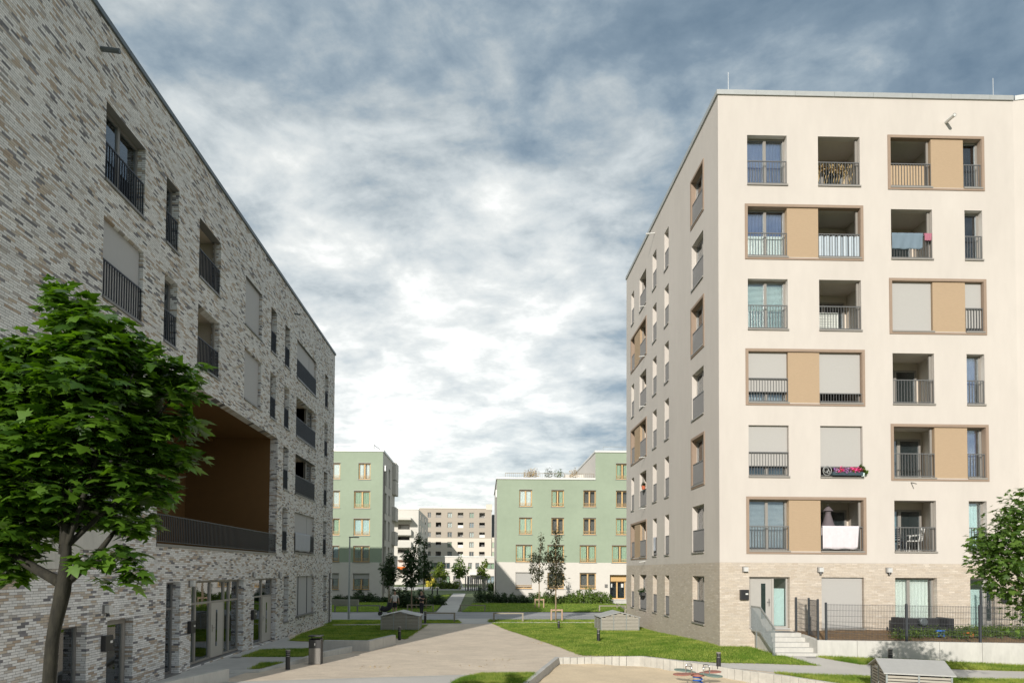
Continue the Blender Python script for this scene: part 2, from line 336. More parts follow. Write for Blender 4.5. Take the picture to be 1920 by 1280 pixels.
# facades: u along, d outwards, z up
class Fac:
    def __init__(s, kind, k): s.kind, s.k = kind, k
    def P(s, u, d, z):
        if s.kind == 'front': return (u, s.k-d, z)
        if s.kind == 'faceneg': return (s.k-d, u, z)
        return (s.k+d, u, z)
    def box(s, mb, u0, u1, d0, d1, z0, z1):
        return mb.box(*s.P(u0, d0, z0), *s.P(u1, d1, z1))
    def quad(s, mb, pts): return mb.face([s.P(*p) for p in pts])
    def wall(s, mb, u0, u1, z0, z1, ops):          # ops: (u0,u1,z0,z1,depth)
        ops = [o for o in ops if o[0] < u1 and o[1] > u0 and o[2] < z1 and o[3] > z0]
        us = sorted({u0, u1, *[o[0] for o in ops], *[o[1] for o in ops]}); zs = sorted({z0, z1, *[o[2] for o in ops], *[o[3] for o in ops]})
        for a, b in zip(us, us[1:]):
            for c, e in zip(zs, zs[1:]):
                mu, mz = (a+b)/2, (c+e)/2
                if mu < u0 or mu > u1 or mz < z0 or mz > z1: continue
                if any(o[0] < mu < o[1] and o[2] < mz < o[3] for o in ops): continue
                s.quad(mb, [(a, 0, c), (b, 0, c), (b, 0, e), (a, 0, e)])
        for o in ops:
            a, b, c, e, D = o
            s.quad(mb, [(a, 0, c), (a, -D, c), (a, -D, e), (a, 0, e)]); s.quad(mb, [(b, 0, c), (b, -D, c), (b, -D, e), (b, 0, e)])
            s.quad(mb, [(a, 0, e), (b, 0, e), (b, -D, e), (a, -D, e)]); s.quad(mb, [(a, 0, c), (b, 0, c), (b, -D, c), (a, -D, c)])
        return mb
    # ---- pieces of windows
    def frame(s, mb, u0, u1, z0, z1, d, fw=.07, th=.07, mull=(), trans=()):
        s.box(mb, u0, u0+fw, d-th, d, z0, z1); s.box(mb, u1-fw, u1, d-th, d, z0, z1)
        s.box(mb, u0+fw, u1-fw, d-th, d, z0, z0+fw); s.box(mb, u0+fw, u1-fw, d-th, d, z1-fw, z1)
        for mm in mull: s.box(mb, mm-fw*.75, mm+fw*.75, d-th, d+.004, z0+fw, z1-fw)
        for tt in trans: s.box(mb, u0+fw, u1-fw, d-th, d+.002, tt-fw*.5, tt+fw*.5)
        return mb
    def railing(s, mb, u0, u1, z0, z1, d, sp=.115, bw=.014, bd=.03, rail=.035, post=True):
        s.box(mb, u0, u1, d-bd*.6, d+bd*.6, z1-rail, z1); s.box(mb, u0, u1, d-bd*.6, d+bd*.6, z0+.06, z0+.06+rail*.8)
        n = max(2, round((u1-u0)/sp))
        for i in range(n+1):
            u = u0+bw/2+(u1-u0-bw)*i/n; s.box(mb, u-bw/2, u+bw/2, d-bd/2, d+bd/2, z0+.06+rail*.8, z1-rail)
        return mb
    def curtain(s, mb, u0, u1, z0, z1, d, amp=.03, wl=.14):
        n = max(6, int((u1-u0)/wl*6)); ph = random.random()*6
        pr = None
        for i in range(n+1):
            u = u0+(u1-u0)*i/n; dd = d+amp*math.sin(2*math.pi*(u-u0)/wl+ph)*(.6+.4*math.sin(u*3.1+ph))
            cur = (u, dd)
            if pr: s.quad(mb, [(pr[0], pr[1], z0), (cur[0], cur[1], z0), (cur[0], cur[1], z1), (pr[0], pr[1], z1)])
            pr = cur
        return mb
    def slats(s, mb, u0, u1, z0, z1, d, sp=.05):
        k = z0
        while k < z1: s.quad(mb, [(u0, d, k), (u1, d, k), (u1, d-.03, k+sp*.85), (u0, d-.03, k+sp*.85)]); k += sp
        return mb
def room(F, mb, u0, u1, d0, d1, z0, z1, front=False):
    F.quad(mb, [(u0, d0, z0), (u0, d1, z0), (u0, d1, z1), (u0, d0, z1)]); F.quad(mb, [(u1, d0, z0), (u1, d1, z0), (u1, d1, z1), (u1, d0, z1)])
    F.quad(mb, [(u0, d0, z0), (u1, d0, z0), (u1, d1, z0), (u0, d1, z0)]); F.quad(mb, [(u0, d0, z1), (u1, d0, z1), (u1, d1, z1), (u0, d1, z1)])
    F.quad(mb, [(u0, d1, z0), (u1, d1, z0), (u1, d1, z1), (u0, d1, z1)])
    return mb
def window(F, par, u0, u1, z0, z1, r=.24, fm='frame', mull=None, trans=(), curtain=None, curt=(0, 1), slat=None, blind=0., blind_mat='blind', rail=None, rail_mat='rail', rail_h=1.0, sill='frame', gl='glass', name='window', fw=.07, deep=.9, railsp=.115, sill_out=.05):
    """french window: frame, panes, what hangs behind them, blind, railing, sill"""
    if mull is None: mull = ((u0+u1)/2,) if u1-u0 > 1.2 else ()
    top = z1
    w = F.frame(MB(), u0, u1, z0+.03, top, -r, fw, .08, mull, trans).build(name, M[fm], par)
    F.box(MB(), u0+fw*.5, u1-fw*.5, -r-.045, -r-.035, z0+.06, top-fw*.5).build('pane', M[gl], w)
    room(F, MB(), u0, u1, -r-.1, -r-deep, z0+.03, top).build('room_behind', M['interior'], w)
    if curtain:
        mb = MB()
        segs = curt if isinstance(curt[0], tuple) else (curt,)
        for a, b in segs: F.curtain(mb, u0+fw+(u1-u0-2*fw)*a, u0+fw+(u1-u0-2*fw)*b, z0+.08, top-.08, -r-.16)
        mb.build('curtain', M[curtain], w)
    if slat: F.slats(MB(), u0+fw, u1-fw, z0+.08+(top-z0)*(1-slat[1]), top-.08, -r-.12).build('slat_blind', M[slat[0]], w)
    if blind:
        F.box(MB(), u0+.025, u1-.025, -.125, -.11, top-(top-z0)*blind, top-.004).build('roller_blind', M[blind_mat], w)
        F.box(MB(), u0+.02, u1-.02, -.135, -.10, top-(top-z0)*blind-.03, top-(top-z0)*blind).build('blind_bar', M['rail'], w)
    if rail: F.railing(MB(), u0+.012, u1-.012, z0+.01, z0+rail_h, -.045, railsp).build('railing', M[rail_mat], w)
    if sill: F.box(MB(), u0-.01, u1+.03, -r, sill_out, z0-.035, z0+.028).build('sill', M[sill], w)
    return w
def loggia(F, par, u0, u1, z0, z1, depth=1.7, rail=True, rail_mat='rail', rail_h=1.0, wallm='room_plaster', side=.35, back='door', fm='frame', curtain=None, post=True, name='loggia', blind=0., sill='frame'):
    a, b = u0-.06, u1+side
    mb = room(F, MB(), a, b, -.30, -depth, z0, z1+.06)
    for q0, q1 in ((a, u0), (u1, b)): F.quad(mb, [(q0, -.30, z0), (q1, -.30, z0), (q1, -.30, z1+.06), (q0, -.30, z1+.06)])
    w = mb.build(name, M[wallm], par)
    cu = a+(b-a)*.5
    d = F.frame(MB(), a+.12, b-.12, z0+.05, z1-.25, -depth+.09, .08, .07, (cu,)).build('balcony_door', M[fm], w)
    F.box(MB(), a+.16, b-.16, -depth+.04, -depth+.05, z0+.09, z1-.29).build('door_pane', M['glass_dark'], w)
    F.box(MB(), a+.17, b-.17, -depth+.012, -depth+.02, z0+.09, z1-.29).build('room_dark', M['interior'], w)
    if curtain: F.curtain(MB(), a+.2, cu-.1, z0+.1, z1-.3, -depth+.03, .008).build('curtain', M[curtain], w)
    if blind:
        F.box(MB(), u0+.025, u1-.025, -.125, -.11, z1-(z1-z0)*blind, z1-.004).build('roller_blind', M['blind'], w)
        F.box(MB(), u0+.02, u1-.02, -.135, -.10, z1-(z1-z0)*blind-.03, z1-(z1-z0)*blind).build('blind_bar', M['rail'], w)
    F.box(MB(), u1-.10, u1-.02, -.22, -.16, z0+.03, z1-.01).build('guide_post', M[fm], w)
    if rail: F.railing(MB(), u0+.012, u1-.012, z0+.01, z0+rail_h, -.045).build('railing', M[rail_mat], w)
    F.box(MB(), u0-.01, u1+.03, -.29, .05, z0-.035, z0+.028).build('sill', M[sill], w)
    return w
def surround(F, par, u0, u1, z0, z1, w=.11, proud=.03, inner=.14):
    mb = MB()
    F.box(mb, u0-w, u1+w, -.002, proud, z1, z1+w); F.box(mb, u0-w, u1+w, -.002, proud, z0-w, z0-.036)
    F.box(mb, u0-w, u0, -.002, proud, z0-.036, z1); F.box(mb, u1, u1+w, -.002, proud, z0-.036, z1)
    # lining of the reveal, just inside the wall's own reveal
    F.box(mb, u0, u0+.012, -.20, -.002, z0+.03, z1); F.box(mb, u1-.012, u1, -.20, -.002, z0+.03, z1); F.box(mb, u0+.012, u1-.012, -.20, -.002, z1-.012, z1)
    return mb.build('window_surround', M['taupe'], par)
def wall_lamp(F, par, u, z, s=.17, cam_=False):
    o = F.box(MB(), u-s/2-.02, u+s/2+.02, 0, .05, z-s/2-.02, z+s/2+.02).build('wall_lamp', M['frame_dark'], par)
    F.box(MB(), u-s/2, u+s/2, .05, .16, z-s/2, z+s/2).build('lamp_glass', M['lamp_glass'], o)
    if cam_: MB().tube([F.P(u, .08, z-s/2-.02), F.P(u, .09, z-s/2-.10)], [.035, .05], 8).build('sensor', M['black'], o)
def mailbox(F, par, u, z):
    o = F.box(MB(), u-.17, u+.17, .002, .13, z-.20, z+.20).build('mailbox', M['black'], par); bevel(o, .015)
    F.box(MB(), u+.03, u+.13, .13, .134, z+.0, z+.06).build('name_plate', M['white_metal'], o)
def spout(F, par, u, z, L=.42, r=.055, mat='white_metal'):
    mb = MB(); a = Vector(F.P(u, 0, z)); b = Vector(F.P(u, L, z-.05)); mb.tube([a, b], r, 10, cap=False); mb.tube([b+(a-b)*.1, b], r*.8, 10)
    return mb.build('overflow_spout', M[mat], par)
def curved(pts, n=8):
    out = []
    P = [Vector(p) for p in pts]
    for i in range(len(P)-1):
        p0, p1, p2, p3 = P[max(i-1, 0)], P[i], P[i+1], P[min(i+2, len(P)-1)]
        for k in range(n):
            t = k/n; out.append(.5*((2*p1)+(-p0+p2)*t+(2*p0-5*p1+4*p2-p3)*t*t+(-p0+3*p1-3*p2+p3)*t**3))
    out.append(P[-1]); return out
XL, XR, YR = -9.542, 9.3766, 25.607
# ================================================================== CREAM BLOCK (right)
ZT = [20.96, 18.02, 15.08, 12.14, 9.17, 6.205, 3.125]; ZS = [18.93, 15.98, 13.03, 10.08, 7.11, 4.15, 1.08]
cream = empty('apartment_block', (XR, YR, 0), 'tall cream rendered apartment block with tan panels beside balconies, on the right', 'building')
FF = Fac('front', YR); FS = Fac('faceneg', XR)
c1, c2, c3, c4 = (10.56, 12.18), (13.45, 15.16), (16.41, 18.1), (19.43, 20.16)
s1, s2, s3, s4, s5 = (27.40, 28.95), (32.60, 33.37), (34.93, 35.75), (37.17, 38.77), (40.2, 40.95)
YE = 42.35; XE = 21.5; ZR = 22.59; ZB = 3.69
ops = []
for r in range(6):
    z0, z1 = ZS[r], ZT[r]
    if r in (1, 3, 5): ops += [(c1[0], c2[1], z0, z1, .30), (*c3, z0, z1, .30), (*c4, z0, z1, .30)]
    else: ops += [(*c1, z0, z1, .30), (*c2, z0, z1, .30), (c3[0], c4[1], z0, z1, .30)]
mb = FF.wall(MB(), XR, XE, ZB, ZR, ops)
so = []
for r in range(6):
    z0, z1 = ZS[r], ZT[r]; so += [(*s1, z0, z1, .3), (*s2, z0, z1, .3), (*s3, z0, z1, .3)]
    so += [(s4[0], s5[1], z0, z1, .3)] if r in (1, 3, 5) else [(*s4, z0, z1, .3), (*s5, z0, z1, .3)]
FS.wall(mb, YR, YE, ZB, ZR, so)
mb.face([(XR, YE, -.5), (XE+6, YE, -.5), (XE+6, YE, ZR), (XR, YE, ZR)])
mb.face([(XR+.3, YR+.3, ZR-.25), (XE+6, YR+.3, ZR-.25), (XE+6, YE, ZR-.25), (XR+.3, YE, ZR-.25)])
wing = [(XE, YR), (XE+4.5, YR-1.1), (XE+9, YR-.5), (XE+6, YE)]
for (a, b), (c, d) in zip(wing, wing[1:]): mb.face([(a, b, -.5), (c, d, -.5), (c, d, ZR), (a, b, ZR)])
mb.build('wall', M['plaster'], cream)
mb = FF.wall(MB(), XR, XE, -.5, ZB, [(*c1, ZS[6]-.02, ZT[6], .26), (*c2, ZS[6], ZT[6], .26), (*c3, ZS[6], ZT[6], .26), (19.44, 20.45, ZS[6]-.05, ZT[6], .26)])
FS.wall(mb, YR, YE, -.5, ZB, [(*s, ZS[6], ZT[6], .28) for s in (s1, s2, s3, s4, s5)])
mb.build('brick_base', M['cream_brick'], cream)
mb = MB()
for k in range(8):
    x0 = XR-.06+k*1.6; x1 = min(x0+1.592, XE)
    if x0 < XE: mb.box(x0, YR-.06, ZR, x1, YR+.35, ZR+.19)
for k in range(7): mb.box(XR-.06, YR+.352+k*2.4, ZR, XR+.35, min(YR+.352+k*2.4+2.392, YE+.05), ZR+.19)
a, b = Vector((*wing[0], ZR+.095)), Vector((*wing[1], ZR+.095)); mb.bar(a+Vector((.1, .1, 0)), b, .3, .19)
mb.build('roof_cap', M['cap'], cream)
for u, zz in ((9.9, .95), (20.9, .95)):
    MB().tube([(u, YR+.25, ZR+.18), (u, YR+.25, ZR+.18+zz)], .008, 6).build('lightning_rod', M['white_metal'], cream)
# panels between paired openings
def panel(F, par, a, b, z0, z1):
    return F.box(MB(), a, b, -.295, -.03, z0+.02, z1-.004).build('tan_panel', M['tan'], par)
for r in (1, 3, 5):
    surround(FF, cream, c1[0], c2[1], ZS[r], ZT[r]); panel(FF, cream, c1[1], c2[0], ZS[r]-.03, ZT[r])
    surround(FS, cream, s4[0], s5[1], ZS[r], ZT[r]); panel(FS, cream, s4[1], s5[0], ZS[r]-.03, ZT[r])
for r in (0, 2, 4):
    surround(FF, cream, c3[0], c4[1], ZS[r], ZT[r]); panel(FF, cream, c3[1], c4[0], ZS[r]-.03, ZT[r]); surround(FS, cream, *s1, ZS[r], ZT[r])
W = lambda c, r, **k: window(FF, cream, *c, ZS[r], ZT[r], **k)
LG = lambda c, r, **k: loggia(FF, cream, *c, ZS[r], ZT[r], **k)
W(c1, 0, curtain='curtain_blue', rail=True); LG(c2, 0); LG(c3, 0); W(c4, 0, curtain='curtain_teal', rail=True, gl='glass')  # top left window: blue reflection of the glass put into its curtain colour
W(c1, 1, curtain='curtain_blue', rail=True); LG(c2, 1); LG(c3, 1); W(c4, 1, slat=('curtain_grey', .95), rail=True)
FF.box(MB(), c1[0]+.08, c1[1]-.08, -.33, -.325, ZS[1]+.1, ZS[1]+1.0).build('privacy_film', M['curtain_white'], cream)
W(c1, 2, slat=('curtain_teal', .98), rail=True); LG(c2, 2); W(c3, 2, blind=.985, curtain='curtain_white'); W(c4, 2, blind=.9, rail=True)
W(c1, 3, blind=.77, curtain='curtain_grey', rail=True); LG(c2, 3, blind=.79, rail_h=.42); LG(c3, 3, depth=1.5); W(c4, 3, curtain='curtain_blue', rail=True)
W(c1, 4, blind=.78, curtain='curtain_dark', rail=True); LG(c2, 4, blind=.78, rail_h=.42); LG(c3, 4, depth=1.3); W(c4, 4, curtain='curtain_blue', rail=True)
W(c1, 5, slat=('curtain_grey', .96), rail=True); LG(c2, 5); LG(c3, 5, depth=1.3, curtain='curtain_teal'); W(c4, 5, curtain='curtain_teal', rail=True)
# ground floor front
W(c2, 6, blind=.985, rail=False); W(c3, 6, curtain='curtain_white', curt=((0, .42), (.5, .97)), mull=(17.1,), rail=False)
def entrance(u0, u1, z0, z1, d, F, par, leaf_first=True, split=.62):
    t = F.frame(MB(), u0, u1, z0, z1, d, .06, .08, (u0+(u1-u0)*split,)).build('entrance_door', M['door_grey'], par)
    us = u0+(u1-u0)*split
    l0, l1, g0, g1 = (u0+.07, us-.06, us+.06, u1-.07) if leaf_first else (us+.06, u1-.07, u0+.07, us-.06)
    ln = F.box(MB(), l0, l1, d-.05, d+.012, z0+.02, z1-.07).build('door_leaf', M['door_grey'], t)
    lw = l1-l0; m_ = l0+lw*.62
    F.box(MB(), m_-.09, m_+.09, d+.0125, d+.018, z0+.35, z1-.25).build('vision_panel', M['glass_dark'], t)
    F.box(MB(), m_-.085, m_+.085, d+.0122, d+.0124, z0+.355, z1-.255).build('panel_backing', M['curtain_dark'], t)
    hb = MB(); hu = l1-.09 if leaf_first else l0+.09; F.box(hb, hu-.02, hu+.02, d+.012, d+.03, z0+.85, z0+1.15); F.box(hb, hu-.10, hu+.02, d+.045, d+.065, z0+1.0, z0+1.025); F.box(hb, hu-.012, hu+.012, d+.03, d+.065, z0+1.0, z0+1.025); hb.build('handle', M['frame_dark'], t)
    F.box(MB(), g0, g1, d-.04, d-.03, z0+.07, z1-.08).build('side_light', M['glass'], t)
    F.box(MB(), g0, g1, d-.16, d-.15, z0+.07, z1-.45).build('frosted_film', M['curtain_teal'], t)
    room(F, MB(), u0+.02, u1-.02, d-.09, d-1., z0, z1).build('room_behind', M['interior'], t)
    F.box(MB(), u0, u1, d-.08, .06, z0-.05, z0-.002).build('threshold', M['concrete_grey'], t)
    return t
entrance(c1[0]+.02, c1[1]-.02, ZS[6]+.03, ZT[6]-.01, -.16, FF, cream)
entrance(19.46, 20.43, ZS[6], ZT[6]-.01, -.16, FF, cream, leaf_first=False, split=.68)
for u in (10.38, 13.38, 16.13): wall_lamp(FF, cream, u, 3.42, cam_=u > 12)
mailbox(FF, cream, 10.33, 2.42); mailbox(FF, cream, 20.85, 2.35)
spout(FF, cream, 18.72, 21.65, .5, .07)
MB().tube([FF.P(17.1, 0, 6.93), FF.P(17.08, .35, 6.83)], .02, 6).build('drain_spout', M['rail'], cream)
# side facade
random.seed(3)
for r in range(7):
    z0, z1 = ZS[r], ZT[r]
    for s in (s1, s2, s3, s4, s5):
        if s is s4 and r < 6: loggia(FS, cream, *s, z0, z1, depth=1.4, side=.1)
        else: window(FS, cream, *s, z0, z1, r=.22, curtain=random.choice(['curtain_white', 'curtain_grey', None, 'curtain_teal']), rail=True, railsp=.10)
    if r: MB().tube([FS.P(37.4, 0, z1+.78), FS.P(37.35, .38, z1+.72)], .025, 6).build('drain_spout', M['white_metal'], cream)
MB().tube([FS.P(35.3, 0, 22.0), FS.P(35.25, .5, 21.93)], .04, 8).build('overflow_spout', M['white_metal'], cream)
# ---- things on the cream block's balconies
def on_loggia(c, r): return (c[0], c[1], ZS[r]+.03)
def draped(name, F, u0, u1, ztop, drop, d, mat, label, cat, wav=.012):
    mb = MB(); n = 26; k = 10
    P = {}
    for i in range(n+1):
        for j in range(k+1):
            u = u0+(u1-u0)*i/n; t = j/k
            e = .06*drop*math.sin(i*.5) if j == k else 0
            corner = .10*drop*max(0, (i/n-.85)/.15)**2*t
            dd = d+wav*(.3+t)*math.sin(i*.9+j*.25)+.006*math.sin(i*2.3)
            P[i, j] = F.P(u-corner*.8, dd, ztop-drop*t+e*.3+corner)
    for i in range(n):
        for j in range(k): mb.face([P[i, j], P[i+1, j], P[i+1, j+1], P[i, j+1]])
    F.quad(mb, [(u0, d, ztop), (u1, d, ztop), (u1, d-.09, ztop+.004), (u0, d-.09, ztop+.004)])
    for i in range(n):
        a, b = u0+(u1-u0)*i/n, u0+(u1-u0)*(i+1)/n; F.quad(mb, [(a, d-.09, ztop+.004), (b, d-.09, ztop+.004), (b, d-.10, ztop-drop*.4), (a, d-.10, ztop-drop*.4)])
    o = mb.build(name, M[mat], None, True); bm_ = bmesh.new(); bm_.from_mesh(o.data); bmesh.ops.remove_doubles(bm_, verts=bm_.verts[:], dist=.0008); bm_.to_mesh(o.data); bm_.free()
    md = o.modifiers.new('thickness', 'SOLIDIFY'); md.thickness = .006
    return tag(o, label, cat)
draped('blanket', FF, 16.43, 17.72, ZS[1]+1.06, .66, .015, 'cloth_blue', 'blue grey blanket hung over a loggia railing, second row from the top', 'blanket')
draped('towel', FF, 17.76, 18.07, ZS[1]+1.06, .30, .02, 'cloth_pink', 'small red and pink towel beside the blue blanket', 'towel')
draped('bed_sheet', FF, 13.5, 14.98, ZS[5]+1.02, .92, .02, 'cloth_white', 'white sheet hung on the loggia railing below the closed parasol', 'sheet', .005)
# closed parasol
pu, pd, pz = 14.03, -.55, ZS[5]
t = empty('closed_parasol', FF.P(pu, pd, pz), 'closed dark parasol with pale edging behind the white sheet', 'parasol')
mb = MB(); prof = [(0, 1.93), (.03, 1.88), (.20, 1.66), (.12, 1.63), (.10, 1.55), (.20, 1.2), (.30, .92), (.24, .88)]
n = 20; P = [[(FF.P(pu, pd, pz)[0]+r*(1+.22*math.sin(k*math.pi*2*8/n*1.25))*math.cos(2*math.pi*k/n), FF.P(pu, pd, pz)[1]+r*(1+.22*math.sin(k*math.pi*2*8/n*1.25))*math.sin(2*math.pi*k/n), pz+h) for k in range(n)] for r, h in prof]
for a, b in zip(P, P[1:]):
    for k in range(n): mb.face([a[k], a[(k+1) % n], b[(k+1) % n], b[k]])
mb.build('canopy', M['parasol_cloth'], t)
MB().tube([FF.P(pu, pd, pz+.03), FF.P(pu, pd, pz+1.95)], .02, 8).build('pole', M['white_metal'], t)
MB().tube([FF.P(pu, pd, pz+.03), FF.P(pu, pd, pz+.10)], .24, 16).build('base', M['concrete_grey'], t)
# privacy screens and other loggia things
mb = MB(); k = 13.48
while k < 15.1:
    mb.tube([FF.P(k+.12, -.16+.0, ZS[1]+.06), FF.P(k+.12, -.16, ZS[1]+.92)], .12, 10, cap=False); k += .245
tag(mb.build('privacy_screen', M['screen_white'], None, True), 'white scalloped privacy screen behind a loggia railing in the second row from the top', 'screen')
mb = FF.box(MB(), 16.44, 17.86, -.10, -.085, ZS[0]+.06, ZS[0]+.96)
tag(mb.build('privacy_screen', M['screen_tan']), 'tan privacy screen behind the railing of the top right loggia', 'screen')
# lattice and clutter behind the rail, third row
mb = MB(); u0, u1, z0, z1 = 13.66, 14.42, ZS[2]+.08, ZS[2]+.86
for i in range(8): FF.box(mb, u0+(u1-u0)*i/7-.012, u0+(u1-u0)*i/7+.012, -.42, -.40, z0, z1)
for i in range(8): FF.box(mb, u0, u1, -.425, -.422+.02, z0+(z1-z0)*i/7-.012, z0+(z1-z0)*i/7+.012)
FF.box(mb, u0, u1, -.45, -.43, z0, z1)
tag(mb.build('lattice_panel', M['curtain_white']), 'pale wooden lattice panel leaning inside the loggia in the third row from the top', 'lattice')
# drying twigs / plants on the top loggia
def leaf_cloud(name, mat, centers, radii, count, size, parent=None, flat=.5, tmpl='quad', seed=1, nr=.38, squash=(1, 1, 1), droop=0.):
    r = np.random.default_rng(seed)
    cen = np.array(centers, float); rad = np.array([x if isinstance(x, (tuple, list)) else (x, x, x) for x in radii], float)
    vol = rad.prod(1)**(2.3/3); idx = r.choice(len(cen), size=count, p=vol/vol.sum())
    d = r.normal(size=(count, 3)); d /= np.linalg.norm(d, axis=1)[:, None]
    rr = r.random(count)**.42
    wob = 1+.22*np.sin(d[:, 0]*7+idx)+.15*np.sin(d[:, 2]*9+idx*2)
    pos = cen[idx]+d*rad[idx]*(rr*wob)[:, None]
    nrm = d*flat+np.array([0, 0, 1.])*(1-flat*.5)+r.normal(size=(count, 3))*nr
    nrm /= np.linalg.norm(nrm, axis=1)[:, None]
    t = np.cross(nrm, r.normal(size=(count, 3))+d*2.0); t /= np.linalg.norm(t, axis=1)[:, None]; bt = np.cross(nrm, t)
    # tip direction (bt) should point outward
    sgn = np.sign((bt*d).sum(1)); bt *= sgn[:, None]; t = np.cross(bt, nrm)
    if tmpl == 'maple':
        half = [(.10, -.04), (.36, -.16), (.30, .03), (.60, .10), (.40, .27), (.62, .55), (.28, .46), (.17, .72)]
        pts = [(0, .06)]+half+[(0, 1.02)]+[(-x, y) for x, y in half[::-1]]
        T = np.array([(0, .28, .0)]+[(x, y, -.16*abs(x)-.10*max(0, y-.3)) for x, y in pts]); nf = len(pts)
        F = [(0, 1+i, 1+(i+1) % nf) for i in range(nf)]
    elif tmpl == 'leaf':
        T = np.array([(0, 0, 0), (.26, .35, .05), (0, 1, -.08), (-.26, .35, .05)]); F = [(0, 1, 2), (0, 2, 3)]
    else:
        T = np.array([(-.5, -.35, 0), (.45, -.5, .1), (.5, .4, -.05), (-.35, .5, .1)]); F = [(0, 1, 2, 3)]
    sz = size*(.55+.75*r.random(count))
    V = pos[:, None, :]+sz[:, None, None]*(T[None, :, 0:1]*t[:, None, :]+T[None, :, 1:2]*bt[:, None, :]+T[None, :, 2:3]*nrm[:, None, :])
    off = wloc(parent) if parent else Vector((0, 0, 0))
    V = V.reshape(-1, 3)-np.array(off)
    Fa = (np.array(F)[None]+np.arange(count)[:, None, None]*len(T)).reshape(-1, len(F[0]))
    me = bpy.data.meshes.new(name); k = len(F[0])
    me.vertices.add(len(V)); me.vertices.foreach_set('co', V.astype(np.float32).ravel())
    me.loops.add(Fa.size); me.loops.foreach_set('vertex_index', Fa.astype(np.int32).ravel())
    me.polygons.add(len(Fa)); me.polygons.foreach_set('loop_start', np.arange(0, Fa.size, k, dtype=np.int32))
    me.update(calc_edges=True); me.materials.append(M[mat])
    o = bpy.data.objects.new(name, me); col.objects.link(o)
    if parent: o.parent = parent
    return o
t = empty('dried_plant', FF.P(14.2, -.5, ZS[0]), 'dried brown climbing plant behind the railing of a top row loggia', 'plant')
mb = MB(); random.seed(5)
for k in range(16):
    u = 13.55+random.random()*1.4; mb.tube([FF.P(u, -.4, ZS[0]+.05), FF.P(u+.1, -.35, ZS[0]+.6), FF.P(u+random.uniform(-.3, .3), -.25, ZS[0]+1.05)], .012, 5)
mb.build('stems', M['straw'], t); leaf_cloud('leaves', 'straw', [FF.P(13.8, -.3, ZS[0]+.9), FF.P(14.4, -.3, ZS[0]+.85)], [(.28, .1, .13), (.3, .1, .12)], 160, .09, t, seed=4)
# flower box
t = empty('flower_box', FF.P(14.5, .1, ZS[4]), 'railing flower box full of pink and purple petunias on the cream block', 'flower box')
FF.box(MB(), 13.85, 15.05, .03, .2, ZS[4]+.06, ZS[4]+.2).build('box', M['curtain_dark'], t)
leaf_cloud('leaves', 'leaf_mid', [FF.P(14.1+.2*i, .13, ZS[4]+.22) for i in range(6)], [(.14, .1, .1)]*6, 260, .06, t, seed=8)
leaf_cloud('pink_flowers', 'flower_pink', [FF.P(x, .16, ZS[4]+.26) for x in (14.15, 14.25, 14.75, 14.9, 14.65)], [(.14, .1, .12)]*5, 330, .06, t, seed=9)
leaf_cloud('purple_flowers', 'flower_purple', [FF.P(x, .17, ZS[4]+.24) for x in (14.0, 14.42, 14.5, 14.35)], [(.13, .1, .13)]*4, 240, .055, t, seed=10)
t = empty('potted_plant', FF.P(15.12, .12, ZS[4]), 'small green potted plant at the right end of the flower box', 'plant')
MB().tube([FF.P(15.08, .12, ZS[4]+.03), FF.P(15.08, .12, ZS[4]+.16)], [.06, .08], 10).build('pot', M['curtain_teal'], t)
leaf_cloud('leaves', 'leaf_mid', [FF.P(15.08, .12, ZS[4]+.28), FF.P(15.2, .14, ZS[4]+.2), FF.P(15.02, .12, ZS[4]+.42)], [.12, .1, .08], 160, .07, t, seed=12)
mb = MB()
for rr, ox, oz in ((.17, 0, 0), (.09, -.04, .03), (.06, .05, -.05)): mb.tube([FF.P(13.68+ox+rr*math.cos(a*math.pi/10), .07, ZS[4]+.25+oz+rr*1.1*math.sin(a*math.pi/10)) for a in range(21)], .013, 6)
tag(mb.build('wicker_rings', M['cap']), 'grey ring ornament at the left end of the flower box', 'ornament')
# chairs on the lower right loggia
def chair(u, d, z, ang, label, mat='rail_dark'):
    base = Vector(FF.P(u, d, z)); t = empty('balcony_chair', base, label, 'chair', 'chairs on the lower loggia'); t.rotation_euler.z = ang
    def bb(name, *boxes):
        mb = MB()
        for bx in boxes: mb.box(*bx)
        o = mb.build(name, M[mat]); o.parent = t; return o
    bb('seat', (-.24, -.24, .42, .24, .24, .46)); mb = MB(); mb.bar((-.22, .24, .46), (-.22, .34, .95), .03, .03); mb.bar((.22, .24, .46), (.22, .34, .95), .03, .03)
    for k in range(5): mb.bar((-.2, .255+.017*k, .55+.085*k), (.2, .255+.017*k, .55+.085*k), .02, .05)
    o = mb.build('backrest', M[mat]); o.parent = t
    for sx in (-1, 1):
        for sy in (-1, 1):
            mb = MB(); mb.bar((sx*.22, sy*.22, 0), (sx*.21, sy*.2, .42), .03, .03); o = mb.build('leg', M[mat]); o.parent = t
    mb = MB()
    for sx in (-1, 1): mb.bar((sx*.26, -.22, .66), (sx*.26, .28, .68), .04, .02); mb.bar((sx*.26, -.2, .42), (sx*.26, -.2, .66), .03, .03)
    o = mb.build('armrests', M[mat]); o.parent = t
    return t
chair(17.0, -.75, ZS[5]+.03, 2.2, 'dark chair at the left inside the lower right loggia with the teal curtain')
chair(17.65, -.7, ZS[5]+.03, -2.4, 'dark chair nearer the right side of the lower right loggia', 'white_metal')
